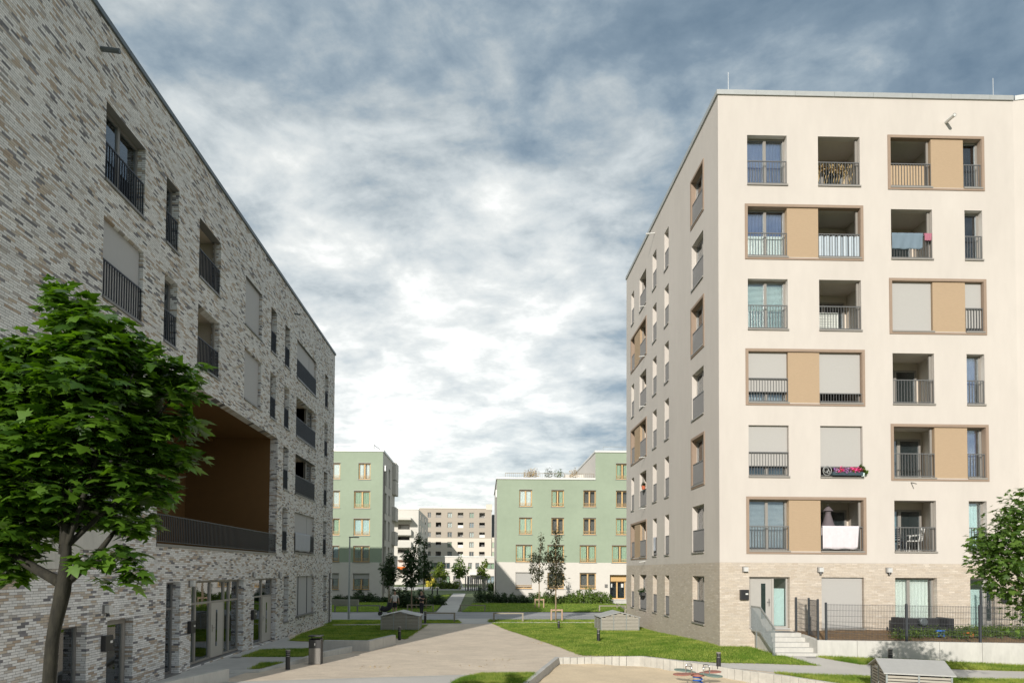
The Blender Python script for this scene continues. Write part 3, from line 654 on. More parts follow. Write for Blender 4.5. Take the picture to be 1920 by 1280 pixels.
# red cloth and flower pot on side facade
tag(FS.box(MB(), 37.5, 37.9, -.3, -.27, ZS[3]+.95, ZS[3]+1.75).build('red_garment', M['red_cloth']), 'red garment hanging in a side loggia of the cream block', 'garment')
t = empty('balcony_pot', FS.P(37.4, .06, ZS[4]+.9), 'terracotta pot of plants on a side railing of the cream block', 'pot')
MB().tube([FS.P(37.4, .1, ZS[4]+.95), FS.P(37.4, .1, ZS[4]+1.15)], [.09, .13], 10).build('pot', M['terracotta'], t); leaf_cloud('leaves', 'leaf_red', [FS.P(37.4, .1, ZS[4]+1.25)], [.15], 60, .08, t, seed=2)
t = empty('hanging_planter', FS.P(37.6, .1, ZS[6]+.9), 'dark hanging planter on the ground floor side railing of the cream block', 'planter')
FS.box(MB(), 37.3, 38.1, .03, .2, ZS[6]+.85, ZS[6]+1.03).build('box', M['plant_pot'], t); leaf_cloud('leaves', 'leaf_dark', [FS.P(37.5, .12, ZS[6]+1.12), FS.P(37.9, .12, ZS[6]+1.1)], [.17, .14], 120, .08, t, seed=3)
draped('hanging_shirt', FS, 35.05, 35.5, ZS[5]+1.02, .75, .03, 'cloth_grey', 'dark grey shirt hung over a narrow side railing of the cream block', 'shirt')

# ================================================================== BRICK BLOCK (left)
ZL = [15.04, 12.12, 9.18, 6.22]; ZLS = [13.06, 10.08, 7.12, 4.15]
brickb = empty('brick_apartment_block', (XL, 12.4, 0), 'long grey and tan brick apartment block in shade, on the left', 'building')
FL = Fac('facepos', XL)
Y0, Y1, ZRL = 12.4, 41.42, 16.98
l1, l2, l3, l4 = (16.22, 18.12), (19.34, 20.15), (21.62, 23.39), (25.85, 27.77)
l5, l6, l7, l8 = (29.0, 29.8), (31.05, 31.85), (33.05, 36.88), (38.95, 39.75)
LGX = (19.17, 30.2, 3.98, 9.34)
ops = []
for r in (0, 1): ops += [(*c, ZLS[r], ZL[r], .3) for c in (l1, l2, l3, l4, l5, l6, l7, l8)]
for r in (2, 3): ops += [(*c, ZLS[r], ZL[r], .3) for c in (l6, l7, l8)]
ops += [(*l1, ZLS[2], ZL[2], .3), (13.3, 18.1, 4.28, 6.4, .3), (*LGX, .35)]
ops += [(14.55, 15.93, -.3, 1.94, .3), (16.78, 18.02, -.25, 1.97, .3), (19.84, 20.76, 0., 2.89, .3), (21.55, 26.2, .08, 2.9, .3), (27.4, 30.28, .05, 2.9, .3), (31.45, 32.2, .75, 2.96, .3), (33.5, 37.0, .9, 2.96, .3), (39.2, 39.95, .9, 2.96, .3)]
mb = FL.wall(MB(), Y0, Y1, -.5, ZRL, ops)
mb.face([(XL, Y1, -.5), (XL-34, Y1, -.5), (XL-34, Y1, ZRL), (XL, Y1, ZRL)]); mb.face([(XL, Y0, -.5), (XL-34, Y0, -.5), (XL-34, Y0, ZRL), (XL, Y0, ZRL)])
mb.face([(XL, Y0, ZRL-.05), (XL, Y1, ZRL-.05), (XL-34, Y1, ZRL-.05), (XL-34, Y0, ZRL-.05)]); mb.face([(XL-34, Y0, -.5), (XL-34, Y1, -.5), (XL-34, Y1, ZRL), (XL-34, Y0, ZRL)])
mb.build('wall', M['brick'], brickb)
mb = MB()
for k in range(13):
    y = Y0-.05+k*2.4
    if y < Y1: mb.box(XL-.4, y, ZRL, XL+.06, min(y+2.39, Y1+.06), ZRL+.13)
mb.box(XL-34, Y1-.35, ZRL, XL-.402, Y1+.06, ZRL+.13); mb.build('roof_cap', M['cap_dark'], brickb)
# big loggia
a, b, c, d = LGX
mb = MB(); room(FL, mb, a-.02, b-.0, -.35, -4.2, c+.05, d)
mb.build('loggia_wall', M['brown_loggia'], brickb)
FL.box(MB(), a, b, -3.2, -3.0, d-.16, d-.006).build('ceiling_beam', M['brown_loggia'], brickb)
FL.box(MB(), a-.005, b+.005, -.34, .035, c-.03, c+.06).build('loggia_sill', M['frame_dark'], brickb)
FL.railing(MB(), a+.01, b-.01, c+.06, 4.93, -.04, .115, .03, .02, .03).build('loggia_railing', M['rail_dark'], brickb)
FL.box(MB(), 21.2, 22.4, -4.19, -4.12, c+.06, c+2.3).build('loggia_door', M['frame_dark'], brickb)
WL = lambda c, r, **k: window(FL, brickb, *c, ZLS[r], ZL[r], r=.22, fm='frame_dark', rail_mat='rail_dark', sill='frame_dark', **k)
WL(l1, 0, curtain='curtain_blue', rail=True); WL(l2, 0, rail=True, curtain='curtain_dark')
lk = dict(rail_mat='rail_dark', wallm='room_plaster', sill='frame_dark', side=.15)
loggia(FL, brickb, *l3, ZLS[0], ZL[0], **lk); loggia(FL, brickb, *l3, ZLS[1], ZL[1], **lk)
WL(l4, 0, blind=.985, blind_mat='blind_shade'); WL(l4, 1, blind=.985, blind_mat='blind_shade')
for r in (0, 1): WL(l5, r, rail=True, curtain='curtain_grey'); WL(l6, r, rail=True, curtain='curtain_dark')
WL(l1, 1, blind=.985, blind_mat='blind_shade', rail=True); WL(l2, 1, rail=True, curtain='curtain_dark'); WL(l1, 2, rail=True, curtain='curtain_blue')
for r in (2, 3): WL(l6, r, rail=True, curtain=('curtain_dark', 'curtain_grey')[r-2])
for r in range(4):
    WL(l8, r, rail=True, curtain='curtain_dark')
    u0, u1 = l7
    if r in (0, 3):
        w = WL((u0, 35.7), r, blind=(.52, .62)[r > 0], blind_mat='blind_shade', mull=(34.4,)); w2 = WL((35.7, u1), r, blind=(.6, .62)[r > 0], blind_mat='blind_shade')
    else: loggia(FL, brickb, u0, 35.7, ZLS[r], ZL[r], rail=False, **{**lk, 'side': .0}); w2 = WL((35.7, u1), r, curtain='curtain_dark')
    FL.railing(MB(), u0+.01, u1-.01, ZLS[r]+.03, ZLS[r]+1.0, -.02, .11, .03).build('balcony_railing', M['rail_dark'], brickb)
tag(draped('bed_sheet', FL, 33.1, 36.0, ZLS[3]+1.04, .95, .03, 'cloth_grey', 'pale grey sheet hung over the lowest wide balcony railing of the brick block', 'sheet'), 'pale grey sheet hung over the lowest wide balcony railing of the brick block', 'sheet')
# second loggia by the corner
room(FL, MB(), 13.3, 18.1, -.3, -2.6, 4.28, 6.4).build('loggia_wall', M['pale_render'], brickb)
FL.railing(MB(), 13.32, 18.08, 4.32, 5.25, -.04, .12, .03).build('loggia_railing', M['zinc'], brickb)
mb = FL.box(MB(), 13.1, 15.5, .0, .06, 3.28, 4.24); FL.box(mb, 15.5, 17.3, .0, .055, 3.75, 4.24); mb.build('concrete_band', M['concrete'], brickb)
# ground floor
window(FL, brickb, 14.55, 15.93, -.3, 1.94, r=.24, fm='frame_dark', curtain='curtain_dark', mull=(15.2,), sill='frame_dark', gl='glass')
t = FL.frame(MB(), 16.8, 18.0, -.22, 1.95, -.2, .13, .08).build('glazed_door', M['frame'], brickb)
FL.box(MB(), 16.9, 17.9, -.25, -.24, -.1, 1.85).build('pane', M['glass'], t); room(FL, MB(), 16.85, 17.95, -.3, -1.2, -.2, 1.94).build('room_behind', M['interior'], t)
window(FL, brickb, 19.84, 20.76, 0., 2.89, r=.24, fm='frame_dark', curtain='curtain_dark', trans=(2.05,), sill='frame_dark')
# shopfront
def screen(u0, u1, z0, z1, d, mulls, tr, name, leaf=None, film=()):
    t = FL.frame(MB(), u0, u1, z0, z1, d, .07, .09, mulls, (tr,)).build(name, M['frame'], brickb)
    FL.box(MB(), u0+.05, u1-.05, d-.05, d-.04, z0+.05, z1-.05).build('pane', M['glass'], t)
    room(FL, MB(), u0+.03, u1-.03, d-.1, d-2.2, z0+.02, z1-.02).build('room_behind', M['interior'], t)
    if leaf:
        l0, l1_ = leaf; lf = FL.box(MB(), l0, l1_, d-.06, d+.02, z0+.03, tr-.04).build('door_leaf', M['door_grey'], t)
        m_ = (l0+l1_)/2-.05; FL.box(MB(), m_-.07, m_+.07, d+.0205, d+.024, z0+.4, tr-.3).build('vision_panel', M['glass_dark'], t); FL.box(MB(), m_-.065, m_+.065, d+.0201, d+.0204, z0+.405, tr-.305).build('panel_backing', M['curtain_dark'], t)
        hb = MB(); FL.box(hb, l0+.07, l0+.10, d+.02, d+.04, z0+.95, z0+1.2); FL.box(hb, l0+.07, l0+.2, d+.05, d+.07, z0+1.08, z0+1.1); hb.build('handle', M['chrome'], t)
    for a_, b_, m2 in film: FL.curtain(MB(), a_, b_, tr+.08, z1-.08, d-.14, .012).build('curtain', M[m2], t)
    return t
screen(21.57, 26.18, .1, 2.89, -.2, (22.3, 23.5, 24.72, 25.25), 2.12, 'glazed_entrance', (23.56, 24.62), ((21.7, 22.25, 'curtain_white'), (22.4, 23.4, 'curtain_white'), (25.4, 26.0, 'curtain_white')))
screen(27.42, 30.26, .07, 2.89, -.2, (28.9,), 2.12, 'glazed_entrance', (28.98, 30.16), ((27.6, 28.8, 'curtain_white'), (29, 30, 'curtain_grey')))
window(FL, brickb, 31.45, 32.2, .75, 2.96, r=.22, fm='frame_dark', curtain='curtain_dark', sill='frame_dark')
w = window(FL, brickb, 33.5, 37.0, .9, 2.96, r=.22, fm='frame_dark', mull=(34.4, 36.0), blind=.985, blind_mat='blind_shade', sill='frame_dark', sill_out=.12)
mb = MB()
for u in (34.2, 35.9): FL.box(mb, u-.04, u+.04, -.11, -.09, .93, 2.95)
mb.build('blind_guide', M['rail_dark'], w)
window(FL, brickb, 39.2, 39.95, .9, 2.96, r=.22, fm='frame_dark', curtain='curtain_dark', sill='frame_dark')
for px, py in ((452, 401), (980, 243), (1374, 188), (1535, 187)):
    u, z = at_x(60+px*.302, 1020+py*.302, XL); wall_lamp(FL, brickb, u, z, .18, px == 452)
for px, py in ((450, 612), (978, 512), (1367, 435)):
    u, z = at_x(60+px*.302, 1020+py*.302, XL); mailbox(FL, brickb, u, z)
u, z = at_x(190, 92, XL); spout(FL, brickb, u, z, .45, .06, 'cap_dark'); u, z = at_x(552, 588, XL); spout(FL, brickb, u, z, .3, .04, 'cap_dark')
MB().tube([FL.P(40.6, .06, -.1), FL.P(40.6, .06, 3.1)], .045, 8).build('downpipe', M['frame_dark'], brickb)
# ================================================================== GROUND
def gp(*pts): return [at_g(*p) for p in pts]
def shallow(name, poly_w, dz, mat): return struct(clip_sheet(name, poly_w, dz, M[mat]))
# sandbox outline (world), near side runs out of the frame
SB = [at_g(1042, 1232), at_g(1120, 1231), at_g(1200, 1230), at_g(1250, 1236), at_g(1350, 1249.5), at_g(1440, 1262), at_g(1564, 1280)]
sbl = at_g(975, 1285); dirl = (sbl[0]-SB[0][0], sbl[1]-SB[0][1])
SBL = (SB[0][0]+dirl[0]*2, SB[0][1]+dirl[1]*2)
dr = (SB[-1][0]-SB[-2][0], SB[-1][1]-SB[-2][1]); SBR = (SB[-1][0]+dr[0]*1.5, SB[-1][1]+dr[1]*1.5)
SBOX = [SBL]+SB+[SBR]
SAND_Z = -.22
def sheet(name, pts, z, mat):
    o = MB().face([(x, y, z) for x, y in pts]).build(name, M[mat]); return struct(o)
# base ground: one sheet to the horizon, a little below everything laid on it
mb = MB(); xs = [-1500, -200, -40, -12, -6, 0, 3, 6, 9, 12, 16, 24, 40, 200, 1500]; ys = [-1500, -200, -20, 0, 10, 20, 27, 34, 40, 46, 60, 100, 200, 600, 1500]
for a, b in zip(xs, xs[1:]):
    for c, d in zip(ys, ys[1:]):
        zz = lambda x, y: (-.5 if (-2 <= x <= 30 and 0 <= y <= 27) else -.03)
        mb.face([(a, c, zz(a, c)), (b, c, zz(b, c)), (b, d, zz(b, d)), (a, d, zz(a, d))])
struct(mb.build('ground', M['ground']))
pav = [(XL-.1, 5), (SBL[0], 5), SBL]+SB+[SBR, (32, SBR[1]), (32, 26.2), (9.6, 26.2), (9.6, 42.6), (XL-.1, 42.6)]
shallow('paving', pav, 0., 'paver')
sand_pts = [(x, y, SAND_Z) for x, y in SBOX]
# sand with soft relief
bm = bmesh.new(); bm.faces.new([bm.verts.new((x, y, 0)) for x, y in SBOX])
for ax in (0, 1):
    k = -4
    while k < 30:
        bmesh.ops.bisect_plane(bm, geom=bm.verts[:]+bm.edges[:]+bm.faces[:], plane_co=(k, 0, 0) if ax == 0 else (0, k, 0), plane_no=(1, 0, 0) if ax == 0 else (0, 1, 0)); k += .3
from mathutils import noise as mnoise
for v in bm.verts: v.co.z = SAND_Z+.05*mnoise.noise((v.co.x*.7, v.co.y*.7, 0))+.035*mnoise.noise((v.co.x*2.3, v.co.y*2.3, 3))
bmesh.ops.triangulate(bm, faces=bm.faces[:])
me = bpy.data.meshes.new('sand'); bm.to_mesh(me); bm.free(); me.materials.append(M['sand']); me.polygons.foreach_set('use_smooth', [True]*len(me.polygons))
o = bpy.data.objects.new('sand', me); col.objects.link(o); struct(o)
def offset_line(pts, d):
    out = []
    for i, p in enumerate(pts):
        a = Vector(pts[max(i-1, 0)]); b = Vector(pts[min(i+1, len(pts)-1)]); t = (b-a).normalized(); nn = Vector((-t.y, t.x)); out.append((p[0]+nn.x*d, p[1]+nn.y*d))
    return out
def resample(pts, step):
    out = [Vector(pts[0])]; acc = 0.
    for a, b in zip(pts, pts[1:]):
        a, b = Vector(a), Vector(b); L_ = (b-a).length; s_ = step-acc
        while s_ < L_: out.append(a+(b-a)*(s_/L_)); s_ += step
        acc = L_-(s_-step)
    return out
def block_kerb(name, pts, step, w, top, bot, mat, label, cat, gap=.006):
    t = resample(pts, step); mb = MB()
    for a, b in zip(t, t[1:]):
        d = (b-a).normalized(); nn = Vector((-d.y, d.x)); a2, b2 = a+d*gap, b-d*gap; j = random.uniform(-.004, .004)
        za, zb = g(*a)+top+j, g(*b)+top+j
        mb.hexa([(*(a2-nn*w), bot), (*(b2-nn*w), bot), (*b2, bot), (*a2, bot), (*(a2-nn*w), za), (*(b2-nn*w), zb), (*b2, zb), (*a2, za)])
    o = mb.build(name, M[mat]); bevel(o, .008, 2); return tag(o, label, cat)
block_kerb('sandbox_kerb', [SB[0]]+SB[1:]+[SBR], .27,   .14, .03, -.45, 'kerb_concrete', 'row of pale concrete blocks edging the back of the sandpit', 'kerb')
block_kerb('sandbox_kerb', [(SB[0][0]-.02, SB[0][1]+.0), SBL], .8, -.16, .035, -.45, 'concrete_grey', 'dark shaded concrete edging on the left side of the sandpit', 'kerb')
# grey paths
strip = gp((-200, 1300), (200, 1285), (400, 1279), (600, 1273), (760, 1268), (885, 1264.5))+gp((1000, 1300))
shallow('path', [(-6.5, 12), *gp((330, 1280), (400, 1279), (600, 1273), (760, 1268.5), (885, 1264.5)), *gp((846, 1280)), (0, 14), (-.5, 12)], .004, 'asphalt')
ptop = gp((1092, 1229.4), (1210, 1229.6), (1275, 1237.5), (1340, 1242.5), (1450, 1244.5), (1536, 1248))
pth = ptop[1:]+gp((1480, 1232), (1433, 1222), (1434, 1215), (1480, 1214), (1506, 1221), (1541, 1233), (1614, 1246), (1742, 1246.5), (1768, 1254), (1930, 1259), (2100, 1263), (2100, 1276), (1925, 1273.5), (1776, 1271.5), (1600, 1267), (1488, 1263))
pth2 = pth+[SB[4], SB[3]]
shallow('path', pth2, .008, 'asphalt')
# terraces by the brick block
shallow('terrace', [(XL, 12), (-8.6, 12), (-7.75, 19.2), *gp((482, 1254), (580, 1231), (608, 1219), (660, 1214), (700, 1206), (608, 1205), (545, 1201)), (XL, 32.2)], .006, 'concrete_grey')
road = struct(MB().box(-120, 43.4, -.2, 120, 52.2, .006).build('road', M['road']))
for k, yy in enumerate((46.6,)): pass
mb = MB()
for yy in (49.0,):
    mb.box(-60, yy, .006, 60, yy+.16, .012)
struct(mb.build('gutter', M['concrete_grey']))
struct(MB().face([(x, y, .010) for x, y in gp((803, 1169), (860, 1159), (918, 1159), (925, 1169))]).build('crossing', M['asphalt']))
struct(MB().face([(*p, .014) for p in gp((817, 1148), (857, 1148), (873, 1112), (850, 1112))]).build('path', M['concrete_grey']))
struct(MB().box(-60, 110, -.1, 40, 128, .01).build('far_path', M['asphalt']))
struct(clip_sheet('paving_edge', gp((400, 1278.6), (600, 1272.6), (885, 1264), (885, 1265.2), (600, 1274), (400, 1280)), .009, M['concrete']))
# lawns
LAWNS = []
def lawn(name, pts, dz=.022): LAWNS.append((pts, dz)); return shallow(name, pts, dz, 'lawn')
right_lawn = gp((922, 1167.6), (950, 1180), (1000, 1196), (1050, 1213), (1092, 1228.6), (1150, 1229.2), (1210, 1229.6), (1275, 1237.2), (1340, 1242.2), (1450, 1244.3), (1534, 1247.6), (1480, 1232), (1436, 1222), (1400, 1212))+[(XR+1.2, YR-.02), (XR, YR), (XR, 41.6)]+gp((1178, 1167.6))
lawn('lawn', right_lawn)
lawn('lawn', gp((917, 1166), (918, 1161.8), (1190, 1161.8), (1190, 1166)))
lawn('lawn', gp((866, 1147), (880, 1135))+[(-1, 66), (22, 66)]+gp((1215, 1146.5)), .03)
lawn('lawn', gp((560, 1147), (815, 1147), (846, 1113))+[(-10, 67), (-34, 67)], .03)
lawn('lawn', gp((804, 1168), (863, 1168), (858, 1162.5), (500, 1162.5), (500, 1170), (622, 1170.5)))
left_lawn = gp((543, 1201), (608, 1203), (693, 1204.6), (742, 1196), (760, 1198), (800, 1171.5), (622, 1172.5))+[(XL+.35, 41.6), (XL+.3, 33.5)]
lawn('lawn', left_lawn)
lawn('lawn', gp((455.6, 1231), (492, 1218), (579.5, 1216), (579, 1231)))
lawn('lawn', gp((471, 1254), (492, 1243), (531, 1242), (483, 1254)))
front_lawn = gp((850, 1281), (870, 1271), (905, 1263.2), (1000, 1262.6), (982, 1279), (975, 1283))
lawn('lawn', front_lawn)
lawn('lawn', gp((1536, 1231.5), (1614, 1245), (1742, 1245.5), (1768, 1253), (1930, 1258), (2060, 1262), (2060, 1250), (1920, 1247.5)))
lawn('lawn', gp((1490, 1264.5), (1600, 1268.3), (1776, 1273), (1925, 1275.5), (2100, 1280), (2100, 1300), (1700, 1300))+[SBR, (SB[-1][0]+.05, SB[-1][1]+.1), (SB[-2][0]+.3, SB[-2][1]+.05)], .02)
# thin kerb lines along the lawns
def kerb_line(pts, w=.10, h=.05, mat='concrete', label='', cat='kerb'):
    mb = MB()
    for a, b in zip(pts, pts[1:]):
        a, b = Vector(a), Vector(b); d = (b-a).normalized(); nn = Vector((-d.y, d.x))*w/2
        mb.hexa([(*(a-nn), g(*a)-.1), (*(b-nn), g(*b)-.1), (*(b+nn), g(*b)-.1), (*(a+nn), g(*a)-.1), (*(a-nn), g(*a)+h), (*(b-nn), g(*b)+h), (*(b+nn), g(*b)+h), (*(a+nn), g(*a)+h)])
    return tag(mb.build('kerb', M[mat]), label, cat)
kerb_line(gp((918, 1167), (1180, 1166.8)), .14, .04, label='thin pale kerb between the right lawn and the grass strip by the road')
kerb_line(gp((622, 1171.3), (803, 1169.5)), .14, .04, label='thin pale kerb between the shaded left lawn and its grass strip')
def low_wall(name, pts, w, label, bot=-.3, mat='concrete', joints=1.2):
    """pts: (x, y, top z)"""
    mb = MB()
    for a, b in zip(pts, pts[1:]):
        a, b = Vector(a), Vector(b); L_ = (b-a).length; n = max(1, round(L_/joints)); d2 = Vector((b.x-a.x, b.y-a.y)).normalized(); nn = Vector((-d2.y, d2.x))*w
        for k in range(n):
            p, q = a+(b-a)*(k/n+.003/L_), a+(b-a)*((k+1)/n-.003/L_)
            mb.hexa([(p.x, p.y, bot), (q.x, q.y, bot), (q.x+nn.x, q.y+nn.y, bot), (p.x+nn.x, p.y+nn.y, bot), (p.x, p.y, p.z), (q.x, q.y, q.z), (q.x+nn.x, q.y+nn.y, q.z), (p.x+nn.x, p.y+nn.y, p.z)])
    o = mb.build(name, M[mat]); bevel(o, .012, 2); return tag(o, label, 'wall')
x, y = at_g(419, 1275.5); low_wall('low_wall', [(x, y, .37), (x-.85, y-2.8, .37), (x-2.0, y-6.5, .37)], .2, 'sunlit concrete wall end at the bottom left beside the brick block')
k1, k2, k3, k4 = at_g(486, 1260), at_g(580, 1238), at_g(608, 1231), at_g(661, 1222)
low_wall('low_wall', [(*k1, .06), (*k2, .16), (*k3, .2), (*k4, .24)], .16, 'low concrete edge running behind the litter bin and the bollard', joints=.9)
w1, w2, w3 = at_g(606, 1219), at_g(693, 1220), at_g(742, 1208)
low_wall('low_wall', [(*w1, .42), (*w2, .42), (*w3, .44)], .2, 'angled low concrete wall holding the shaded left lawn', joints=1.4)
low_wall('low_wall', [(*at_g(430, 1262), .03), (*at_g(486, 1260), .05)], .5, 'flat pale threshold slab between the two low walls at the brick block', joints=2)
# retaining wall of the garden
rw = [at_g(1533, 1229.5), at_g(1925, 1248.5)]; rdir = ((rw[1][0]-rw[0][0]), (rw[1][1]-rw[0][1])); rw2 = (rw[1][0]+rdir[0]*.7, rw[1][1]+rdir[1]*.7)
RT = at_y(1533, 1199.5, rw[0][1])[1]; RT2 = at_y(1925, 1205.5, rw[1][1])[1]
print('retaining wall top', RT, RT2, rw, SB)
low_wall('retaining_wall', [(*rw[0], RT), (*rw[1], RT2), (*rw2, RT2+.02)], .22, 'pale jointed concrete retaining wall holding the fenced garden', joints=1.45)
r0 = at_y(1486, 1191, YR-.9)[0]
low_wall('retaining_wall', [(12.25, YR-.02, RT+.12), (*rw[0], RT-.003)], .2, 'short return of the retaining wall beside the entrance steps', joints=3)
# garden soil and plants
gz = RT-.10
gard = [(12.4, YR-.01), (rw[0][0]+.1, rw[0][1]+.2), (rw[1][0], rw[1][1]+.2), (rw2[0], rw2[1]+.2), (26, YR-.0), (XE, YR-.01)]
mb = MB(); n = 40
for i in range(n):
    for j in range(6):
        def q(i, j):
            t = i/n; x0 = 12.3+(21.4-12.3)*t; xa = rw[0][0]+(rw[1][0]-rw[0][0]+3)*t; ya = rw[0][1]+(rw[1][1]-rw[0][1])*t*1.05+.2; s_ = j/6
            return (xa+(x0-xa)*s_, ya+(YR-.01-ya)*s_, gz+(.27+.1*t)*s_+.05*mnoise.noise((x0*2, s_*5, 1)))
        mb.face([q(i, j), q(i+1, j), q(i+1, j+1), q(i, j+1)])
struct(mb.build('garden_soil', M['soil'], None, True))
# ---- grass blades
def inside(P, pts):
    x, y = P[:, 0], P[:, 1]; r = np.zeros(len(P), bool); n = len(pts)
    for i in range(n):
        x1, y1 = pts[i]; x2, y2 = pts[(i+1) % n]
        c = ((y1 > y) != (y2 > y)) & (x < (x2-x1)*(y-y1)/((y2-y1) or 1e-9)+x1); r ^= c
    return r
def blades(name, areas, mat, seed=5):
    r = np.random.default_rng(seed); PP = []; HH = []; WW = []
    for pts, dz, dens, h, w in areas:
        a = np.array(pts); lo, hi = a.min(0), a.max(0); n = int((hi-lo).prod()*dens); p = lo+(hi-lo)*r.random((n, 2)); p = p[inside(p, pts)]
        for (x1, y1), (x2, y2) in zip(pts, pts[1:]+pts[:1]):
            if y1 > 60 or y2 > 60 or x1 > 9.3 and x2 > 9.3 and y1 > 25: continue
            k_ = int(math.dist((x1, y1), (x2, y2))*dens*.16); t_ = r.random((k_, 1)); e_ = np.array([[x1, y1]])*(1-t_)+np.array([[x2, y2]])*t_+r.normal(size=(k_, 2))*.055; p = np.concatenate([p, e_])
        z = np.array([g(*q) for q in p])+dz; PP.append(np.c_[p, z]); HH.append(h*(.5+r.random(len(p)))); WW.append(np.full(len(p), w))
    P = np.concatenate(PP); H = np.concatenate(HH); Wd = np.concatenate(WW); n = len(P)
    a = r.random(n)*6.283; dx = np.c_[np.cos(a), np.sin(a), np.zeros(n)]*Wd[:, None]
    lean = np.c_[r.normal(size=(n, 2))*.5, np.ones(n)]*H[:, None]
    V = np.stack([P-dx, P+dx, P+lean], 1).reshape(-1, 3)
    me = bpy.data.meshes.new(name); me.vertices.add(3*n); me.vertices.foreach_set('co', V.astype(np.float32).ravel()); me.loops.add(3*n); me.loops.foreach_set('vertex_index', np.arange(3*n, dtype=np.int32)); me.polygons.add(n); me.polygons.foreach_set('loop_start', np.arange(0, 3*n, 3, dtype=np.int32)); me.update(calc_edges=True); me.materials.append(M[mat])
    o = bpy.data.objects.new(name, me); col.objects.link(o); return o
ar = []
for i, (pts, dz) in enumerate(LAWNS):
    far = i in (2, 3)
    ar.append((pts, dz-.01, 60 if far else (520 if i in (0, 5) else 900), .09 if far else .06, .012 if far else .008))
ar.append((LAWNS[8][0], .0, 2500, .07, .007)); ar.append((LAWNS[9][0], .0, 1200, .09, .008)); ar.append((LAWNS[10][0], .0, 1200, .08, .008))
go = blades('grass', ar, 'grass'); tag(go, 'short green mown grass covering the lawns and verges', 'grass'); go['kind'] = 'stuff'
# ================================================================== STEPS, RAILING, FENCE
dz0 = ZS[6]-.03
t = empty('entrance_steps', (11.4, YR-1., .2), 'four pale concrete entrance steps up to the grey front door of the cream block', 'steps')
x0, x1 = 10.75, 12.2
zb = g(11.6, 24.2); nst = 4; rise = (dz0-zb)/(nst+.0); yl = YR-.75
MB().box(x0, yl, -.2, x1+.05, YR-.01, dz0-.06).build('landing', M['concrete'], t)
MB().box(x0+.1, yl+.05, dz0-.059, x1-.1, YR-.02, dz0-.04).build('doormat', M['rail'], t)
for k in range(nst):
    zt = dz0-.06-(k+.9)*rise*.86; y_a = yl-(k+1)*.30
    o = MB().box(x0, y_a, -.2, x1+.08*(k+1), y_a+.302 if k else yl-.002, zt).build('step', M['concrete'], t); bevel(o, .01)
t = empty('stair_railing', (10.6, YR-1.2, .3), 'galvanised steel stair railing with close upright bars left of the entrance steps', 'railing')
pts_top = [(10.62, YR-.05, dz0+.92), (10.62, yl-.1, dz0+.92), (10.62, yl-1.35, dz0+.92-.72)]
mb = MB()
for a, b in zip(pts_top, pts_top[1:]): mb.bar(a, b, .04, .05); mb.bar((a[0], a[1], a[2]-.95), (b[0], b[1], b[2]-.95), .03, .05)
mb.build('handrail', M['zinc'], t)
mb = MB(); yy = YR-.08
while yy > yl-1.35:
    zt = dz0+.92 if yy > yl-.1 else dz0+.92-.72*(yl-.1-yy)/1.25
    mb.box(10.605, yy-.007, zt-.93, 10.635, yy+.007, zt); yy -= .105
mb.build('bars', M['zinc'], t)
MB().tube(curved([(10.72, yl-.2, dz0+.62), (10.76, yl-.6, dz0+.42), (10.76, yl-.85, dz0+.25), (10.74, yl-.9, dz0+.1), (10.66, yl-.85, dz0+.08)]), .02, 8).build('grab_rail', M['zinc'], t)
for yy in (YR-.5, yl-1.2): MB().box(10.6, yy-.02, g(10.6, yy)-.1, 10.64, yy+.02, dz0+.1 if yy > yl else dz0-.5).build('post', M['zinc'], t)
def mesh_fence(name, pts, zb, zt, label, posts=None, vsp=.05, hsp=.2):
    t = empty(name, (pts[0][0], pts[0][1], zb), label, 'fence')
    for a, b in zip(pts, pts[1:]):
        mb = MB(); L_ = math.dist(a, b); n = int(L_/vsp); a3, b3 = Vector((*a, 0)), Vector((*b, 0))
        for k in range(n+1): p = a3+(b3-a3)*k/n; mb.box(p.x-.0035, p.y-.0035, zb+.04, p.x+.0035, p.y+.0035, zt-.03)
        m_ = round((zt-zb-.1)/hsp)
        for k in range(m_+1): z = zb+.06+(zt-zb-.12)*k/m_; mb.bar((*a, z), (*b, z), .012, .009)
        mb.build('mesh_panel', M['anthracite'], t)
    for p in (posts or pts): MB().box(p[0]-.03, p[1]-.03, zb-.05, p[0]+.03, p[1]+.03, zt+.02).build('post', M['anthracite'], t)
    return t
fz0, fz1 = RT, RT+1.36
P0 = (rw[0][0]+.08, rw[0][1]+.11)
def along(px):                                     # where a post stands on the retaining wall
    a, b = Vector(rw[0]), Vector(rw[1]); lo, hi = -.1, 1.9
    for _ in range(40):
        m_ = (lo+hi)/2; p = a+(b-a)*m_; d = Vector((p.x, p.y, RT)); v = np.array([p.x, p.y+.11, RT-CAMZ]); q = CX+FPX*(v@CR)/(v@CF)
        lo, hi = (m_, hi) if q < px else (lo, m_)
    p = a+(b-a)*lo; return (p.x, p.y+.11)
mesh_fence('garden_fence', [along(1549), along(1700), along(1838), along(2010)], fz0, fz1, 'anthracite wire mesh fence along the retaining wall of the garden')
mesh_fence('garden_fence', [(12.35, YR-.15), (12.55, YR-.75), (P0[0], P0[1])], fz0+.06, fz1+.12, 'short anthracite mesh fence returning to the house wall beside the steps')
fx = at_y(1850, 1130, YR-.5)[0]; mesh_fence('garden_fence', [(fx, YR-.2), (fx+2.4, YR-1.2)], gz+.3, gz+1.9, 'anthracite mesh fence panel dividing the garden near the street tree')
